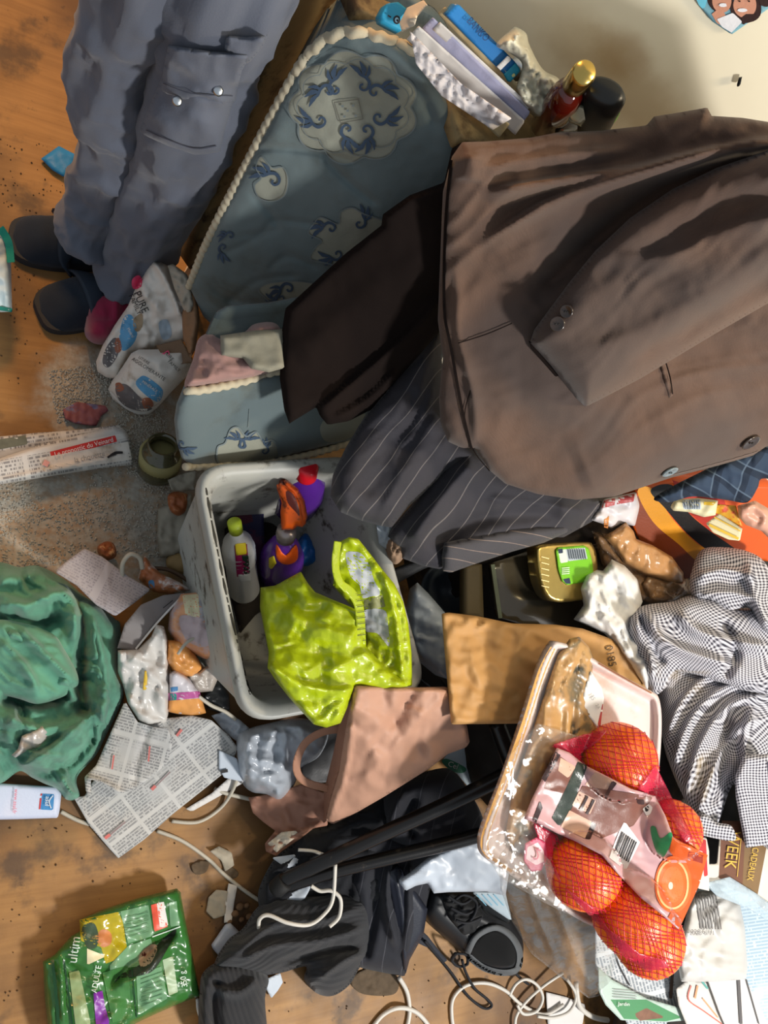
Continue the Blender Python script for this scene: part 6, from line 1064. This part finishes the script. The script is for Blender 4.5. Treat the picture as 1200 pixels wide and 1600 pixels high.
brn = mat('brown_print', (116, 76, 66), .35, var=.15); dbr = mat('dark_brown_print', (50, 30, 30), .35); crm = mat('beige_print', (196, 160, 140), .35, var=.08); brc = mat('white_barcode', (214, 210, 212), .35)
dgm = mat('dark_green_holo', (58, 66, 60), .2, var=.8, vs=60); slo = mat('orange_slice_print', (224, 96, 36), .3, var=.15, vs=40); slp = mat('slice_rim_print', (238, 176, 120), .3); grn = mat('leaf_green_print', (36, 122, 74), .3, var=.15); rdo = mat('deep_orange_print', (196, 82, 22), .3, var=.1)
sheet('label_band', lout, lambda P: np.minimum(netdepth(P), tb(P) - .04) - .012 + 0 * P[:, 0], lblm, nt, step=3, thick=.0008, puff=(.004, 6), crs=(.012, 50), decals=[
    ([(868, 1176), (900, 1200), (880, 1240), (850, 1232)], brn), ([(868, 1174), (876, 1180), (852, 1222), (846, 1216)], dbr), ([(876, 1184), (900, 1198), (888, 1216), (872, 1204)], crm),
    ([(903, 1190), (918, 1196), (894, 1262), (874, 1292), (862, 1278), (886, 1228)], dgm), ([(930, 1206), (958, 1220), (944, 1244), (914, 1226)], crm), ([(958, 1220), (964, 1224), (948, 1246), (943, 1243)], dbr),
    ([(910, 1228), (990, 1240), (1020, 1246), (990, 1290), (940, 1310), (900, 1290), (890, 1270)], brn, 0), ([(905, 1236), (932, 1250), (922, 1272), (894, 1258)], crm), ([(890, 1266), (925, 1284), (914, 1310), (876, 1292)], crm), ([(925, 1284), (932, 1288), (922, 1312), (914, 1310)], dbr),
    ([(844, 1250), (848, 1262), (838, 1286), (832, 1282)], dbr), ([(968, 1298), (976, 1283), (1000, 1316), (978, 1360), (952, 1340), (956, 1328)], brc), ([(1004, 1264), (1014, 1256), (1020, 1262), (1016, 1272), (1010, 1275)], brc), ([(1007, 1262), (1013, 1259), (1015, 1266), (1009, 1269)], eye_m),
    ([(994, 1248), (1008, 1250), (1006, 1258), (996, 1256)], dbr), ([(1050, 1308), (1106, 1336), (1092, 1384), (1062, 1450), (1044, 1434), (1060, 1400), (1062, 1350), (1046, 1330)], rdo), ([(1076, 1330), (1104, 1338), (1100, 1350), (1074, 1342)], mat('dark_red_orange', (142, 40, 16), .3)),
    ([(1016, 1294), (1024, 1292), (1032, 1310), (1048, 1300), (1050, 1312), (1040, 1335), (1032, 1340), (1022, 1322)], grn, 1), (scallop(1052, 1382, 29, 44, 2, .02), slo), (scallop(1051, 1382, 17, 28, 2, .02), mat('slice_flesh', (226, 108, 52), .3, var=.15, vs=50)), (scallop(1048, 1384, 3.5, 6, 3, .05), mat('slice_core', (238, 200, 180), .3))],
    lines=[(scallop(1051, 1382, 24, 37, 2, .02) + [scallop(1051, 1382, 24, 37, 2, .02)[0]], 3.2, slp)] + [([(973 + 3.1 * k, 1300 + 2.2 * k), (956 + 3.1 * k + 4, 1333 + 2.0 * k)], 1.5 if k % 3 else 2.4, mat('barcode_black', (24, 22, 26))) for k in range(8)] + [([(928, 1250), (917, 1272)], 4, dbr), ([(918, 1244), (907, 1266)], 4, dbr), ([(958, 1222), (946, 1246)], 5, dbr)])

# ------------------------------------------------------------------ papers at the lower right
nz = .30
ng = newsprint('newsprint_grey', (198, 200, 202), (130, 136, 142), 20, .8, 1.6, density=.5)
nb_ = newsprint('newsprint_blue', (190, 204, 212), (150, 170, 184), 19, 1.3, 3, density=.55)
def pz(name, out, z, m, lb_, cat, **k):
    q = np.array(out); lo, hi = q.min(0), q.max(0); c = [(*lo, z), (hi[0], lo[1], z), (*hi, z)]
    return card(name, out, c, m, lb_, cat, **k)
pz('newspaper', [(1085, 1390), (1150, 1380), (1230, 1390), (1240, 1660), (1160, 1650), (1110, 1560), (1090, 1480)], .285, nb_, 'bluish newspaper page at the right edge under the white barcode bag', 'newspaper', uv=(-8, 1), noise=(.006, 80), step=5)
pz('newspaper', [(930, 1430), (1000, 1450), (1070, 1470), (1080, 1560), (1040, 1600), (1060, 1660), (1000, 1640), (960, 1560), (930, 1510)], .262, ng, 'pinkish-grey newspaper sheet under the lowest orange', 'newspaper', uv=(75, 1), noise=(.012, 60), step=4.5, lines=[([(938, 1530), (1000, 1562), (1050, 1574)], 5, white_p), ([(962, 1470), (964, 1500), (984, 1540)], 2, ink), ([(1052, 1500), (1048, 1560)], 5, mat('brown_gap', (92, 70, 60)))])
grp_ = mat('magazine_green', (74, 132, 88), .35, var=.12)
pz('magazine', [(934, 1510), (955, 1530), (1010, 1560), (1060, 1574), (1078, 1594), (1040, 1597), (970, 1594), (946, 1570), (936, 1550)], .278, mat('pale_green_page', (170, 186, 176), .4, var=.1), 'magazine with a green cover photo at the bottom edge beside the cables', 'magazine', thick=.008, step=3.5, decals=[([(954, 1562), (1010, 1562), (1066, 1590), (1040, 1596), (975, 1592)], grp_), ([(990, 1585), (1010, 1575), (1040, 1590), (1000, 1595)], mat('magazine_brown', (120, 84, 64), .4, var=.5, vs=60))], texts=[('Jardin', 975, 1569, 8, 2, wtx)], lines=[([(958, 1546 + 4 * k), (995, 1549 + 4 * k)], 1, mat('grey_text', (140, 140, 140))) for k in range(4)])
pz('coupon', [(1056, 1545), (1075, 1530), (1110, 1535), (1140, 1600), (1130, 1640), (1080, 1620), (1060, 1570)], .29, mat('offwhite_coupon', (206, 200, 192), .6), 'off-white coupon with red and orange rules at the bottom edge', 'coupon', step=4, lines=[([(1080, 1540), (1076, 1562), (1100, 1580), (1128, 1600)], 1.8, mat('red_rule', (204, 96, 82))), ([(1090, 1540), (1086, 1560)], 3, mat('orange_rule', (222, 150, 110))), ([(1098, 1560), (1122, 1590)], 2, mat('orange_rule', (222, 150, 110))), ([(1096, 1532), (1106, 1545)], 3, mat('teal_rule', (92, 160, 150)))])
pz('paper_sheet', [(1105, 1530), (1160, 1520), (1200, 1600), (1210, 1640), (1150, 1640), (1125, 1585)], .298, white_p, 'plain white paper below the white barcode bag', 'paper', step=4, thick=.004, lines=[([(1154, 1530), (1158, 1600)], 5, mat('grey_gap', (88, 84, 84))), ([(1166, 1530), (1186, 1600)], 2, mat('grey_gap', (88, 84, 84)))])
cov = mat('chocolate_brown_cover', (110, 74, 56), .35, var=.1); gol = mat('golden_letters', (206, 168, 72), .4)
pz('gift_catalogue', [(1085, 1350), (1120, 1350), (1125, 1300), (1150, 1285), (1240, 1290), (1240, 1430), (1196, 1424), (1170, 1400), (1122, 1380), (1090, 1385)], .375, mat('cream_card_two', (210, 202, 190), .5), 'cream-edged brown gift catalogue with gold letters under the checked shirt', 'catalogue', thick=.008, step=4, decals=[([(1128, 1282), (1204, 1285), (1184, 1397), (1123, 1372)], cov), ([(1165, 1290), (1204, 1290), (1184, 1397), (1160, 1386)], mat('olive_brown_cover', (124, 98, 66), .35))], texts=[('WEEK', 1144, 1328, 26, 98, gol, .85), ('CADEAUX', 1176, 1350, 14, 100, gol, .8)], lines=[([(1158, 1310), (1152, 1370)], 1, gol)])
pz('red_leaflet', [(1082, 1306), (1104, 1309), (1108, 1330), (1108, 1392), (1090, 1388), (1084, 1350)], .385, mat('cream_card_two', (210, 202, 190)), 'narrow leaflet with red lettering right of the orange label', 'leaflet', step=3, decals=[([(1086, 1310), (1103, 1312), (1106, 1368), (1100, 1370), (1098, 1330), (1086, 1328)], mat('leaflet_red', (190, 52, 52), .5))], texts=[('Réduc', 1099, 1345, 9, 97, wtx)])
wbg = mat('white_barcode_bag', (190, 187, 182), .35, var=.1, vs=16, bs=50, bump=.5)
pz('bread_bag', [(1080, 1400), (1094, 1392), (1130, 1392), (1156, 1412), (1164, 1450), (1168, 1510), (1166, 1530), (1120, 1534), (1064, 1534), (1058, 1500), (1062, 1470), (1070, 1440)], .33, wbg, 'crumpled white translucent bag with a barcode, below the orange label', 'bag', step=3.5, puff=(.025, 16), crs=(.035, 40), lines=[([(1088 + 4.4 * k, 1398), (1096 + 4.4 * k, 1452)], 1.9 if k % 3 else 2.8, mat('faded_bars', (118, 114, 112))) for k in range(8)], texts=[('2028 6/11', 1097, 1458, 10, 0, mat('faded_bars', (118, 114, 112)))])
pz('clear_wrapper', [(1100, 1380), (1140, 1370), (1180, 1395), (1215, 1420), (1215, 1450), (1170, 1420), (1120, 1400)], .38, film('bluish_clear_film', (200, 216, 226), .4, .1, 30), 'bluish clear wrapper edge between the brown catalogue and the barcode bag', 'wrapper', step=4, crs=(.02, 26))

# ------------------------------------------------------------------ green pet food pouch
pg = mat('green_pouch_foil', (52, 108, 48), .25, var=.3, vs=12, coat=.3, bump=.3, bs=40); pgl = mat('pale_green_panel', (108, 150, 112), .3, var=.12, vs=16, bump=.2, bs=40); pdk = mat('dark_green_band', (22, 64, 34), .28, var=.3); pwh = mat('pouch_white_text', (214, 226, 214), .4)
tinyt = mat('panel_text', (70, 112, 76), .4)
sheet('food_pouch', [(67, 1502), (85, 1492), (112, 1462), (125, 1455), (124, 1437), (170, 1418), (220, 1402), (276, 1388), (282, 1394), (290, 1440), (300, 1490), (313, 1556), (280, 1568), (235, 1588), (210, 1600), (215, 1640), (80, 1650), (70, 1560)], [(67, 1502, .03), (276, 1388, .035), (313, 1556, .02), (80, 1650, .03)], pg, step=3, thick=.002, puff=(.022, 16), crs=(.022, 46), noise=(.02, 80), folds=[([(170, 1545), (200, 1510), (240, 1480), (275, 1455)], 7, -.018), ([(185, 1540), (230, 1520), (262, 1480)], 9, .014), ([(95, 1500), (100, 1600)], 6, .012, .5)],
    decals=[([(124, 1437), (185, 1425), (192, 1440), (200, 1492), (165, 1506), (158, 1480), (126, 1470)], mat('yellow_green_foil', (176, 160, 24), .2, var=.5, vs=30, coat=.5), 0), (scallop(163, 1466, 12, 14, 5, .05), mat('kibble_brown', (190, 120, 70), .5, var=.3, vs=80)), ([(128, 1450), (146, 1442), (154, 1462), (150, 1480), (136, 1480)], mat('dark_bowl', (60, 78, 58), .3), 1), ([(136, 1482), (166, 1494), (136, 1508)], mat('cream_yellow_label', (214, 206, 168))),
            ([(188, 1424), (232, 1414), (240, 1462), (200, 1474)], pgl), ([(236, 1414), (252, 1410), (262, 1448), (241, 1456)], mat('orange_red_label', (214, 84, 60), .4)), ([(245, 1411), (256, 1409), (263, 1446), (250, 1450)], white_p), ([(264, 1410), (276, 1408), (280, 1446), (266, 1448)], pgl), ([(200, 1478), (236, 1466), (240, 1490), (215, 1510), (172, 1516), (172, 1508)], pgl),
            ([(213, 1524), (252, 1510), (262, 1560), (216, 1586)], pgl), ([(254, 1500), (270, 1494), (278, 1550), (264, 1556)], mat('pale_text_panel', (160, 180, 148), .4)), ([(108, 1520), (124, 1516), (142, 1600), (118, 1602)], mat('sage_panel', (140, 160, 112), .35)), ([(146, 1552), (160, 1548), (164, 1572), (172, 1600), (150, 1602)], mat('violet_panel', (120, 40, 150), .35)), ([(160, 1520), (200, 1508), (206, 1590), (176, 1598)], mat('mid_green_panel', (66, 118, 62), .3, var=.2)),
            ([(170, 1550), (186, 1524), (220, 1506), (252, 1470), (276, 1452), (264, 1478), (240, 1516), (210, 1526), (186, 1530)], mat('dark_fur_print', (44, 52, 40), .4, var=.6, vs=30), 1), ([(218, 1492), (236, 1476), (246, 1480), (236, 1504), (220, 1510)], mat('beige_fur_print', (168, 144, 122), .4, var=.3, vs=60), 1), (scallop(225, 1491, 4, 4, 3, .05), mat('dark_red_nose', (62, 14, 14), .3))],
    texts=[('ultim', 116, 1484, 22, -82, pwh, .95), ('ADULTE', 151, 1530, 13, -80, pwh, .9), ('350 g', 287, 1530, 13, -100, pwh, .9)], lines=[([(195, 1435 + 6 * k), (232, 1425 + 6 * k)], 1, tinyt) for k in range(6)] + [([(220, 1530 + 7 * k), (254, 1518 + 7 * k)], 1, tinyt) for k in range(7)] + [([(238, 1464), (282, 1448)], 1.5, pwh), ([(206, 1512), (214, 1590)], 1.5, pdk), ([(82, 1500), (88, 1560), (92, 1610)], 5, pdk), ([(100, 1500), (108, 1560), (114, 1610)], 3, pdk)])
tag(bpy.data.objects['food_pouch'], 'shiny green pet food pouch with white lettering, torn, on the bare floor', 'pouch')
# ------------------------------------------------------------------ small bits
o = card('paper_scrap', [(588, 820), (600, 814), (616, 826), (612, 840), (622, 850), (604, 858), (592, 850)], [(588, 820, .37), (616, 826, .39), (604, 858, .37)], mat('bluish_white_paper', (190, 198, 208)), 'torn bluish-white scrap between the box rim and the pinstripe trousers', 'scrap', crs=(.02, 14), step=2.5)
o = card('paper_ball', [(602, 850), (612, 838), (628, 842), (634, 856), (630, 872), (618, 882), (606, 872)], [(602, 850, .36), (634, 856, .38), (618, 882, .36)], mat('tan_crumpled_paper', (150, 122, 98), .7, var=.4, vs=50), 'tan crumpled paper ball beside the box rim under the pinstripe trousers', 'paper', sm=True, puff=(.03, 12), crs=(.03, 12), step=2.5)
o = card('black_strap', [(606, 892), (640, 878), (700, 858), (704, 872), (660, 890), (620, 912)], [(606, 892, .33), (704, 865, .37), (620, 912, .33)], mat('black_webbing', (20, 20, 22), .7), 'black strap lying between the lime bag and the turned-up trouser hem', 'strap', puff=(.006, 5), step=3)
o = card('foil_scrap', [(310, 262), (322, 250), (338, 254), (345, 266), (334, 280), (318, 284), (308, 276)], [(310, 262, .01), (345, 266, .015), (318, 284, .01)], mat('bronze_foil', (150, 104, 58), .25, metal=.8, var=.5, vs=50), 'bronze crinkled foil scrap on the floor behind the legs', 'foil', crs=(.03, 10), puff=(.01, 6), step=2.5)
st_m = mat('flattened_grey_muck', (92, 76, 58), .9, var=.5, vs=60)
for pts, lb_ in (([(548, 1530), (575, 1512), (600, 1512), (622, 1530), (618, 1552), (590, 1556), (560, 1550)], 'flat grey-brown muck patch on the floor below the black trousers'), ([(300, 1350), (325, 1345), (322, 1362), (305, 1366)], 'small flat grey muck patch near the floor cable'), ([(352, 1350), (372, 1362), (368, 1372), (350, 1370)], 'small muck crumb pile touching the floor cable')):
    card('muck', pts, [(*pts[0], .002), (*pts[1], .002), (*pts[-1], .002)], st_m, lb_, 'dirt', sm=True, crs=(.006, 10), noise=(.006, 9), step=2.5)
rg = random.Random(9)
for i in range(9):
    x, y = rg.uniform(385, 405), rg.uniform(1410, 1470)
    q = at(x - rg.uniform(0, 30), y, .006); o = ball('kibble', q, rg.uniform(.005, .008), mat('kibble_dry', (112, 84, 58), .8, var=.4, vs=60), sx=(1.1, .9, .7), bumpy=.3, seg=12, seed=i)
    tag(o, 'dry brown kibble piece on the floor beside the black clothes', 'kibble', 'kibble beside the black clothes')
o = card('clear_wrapper', [(1010, 895), (1040, 905), (1072, 905), (1078, 925), (1050, 945), (1015, 938), (1000, 915)], [(1010, 895, .39), (1078, 925, .4), (1015, 938, .38)], film('brownish_film', (170, 130, 90)), 'glossy brownish cellophane twist right of the white crumpled paper', 'wrapper', crs=(.03, 18), puff=(.02, 10), step=3)
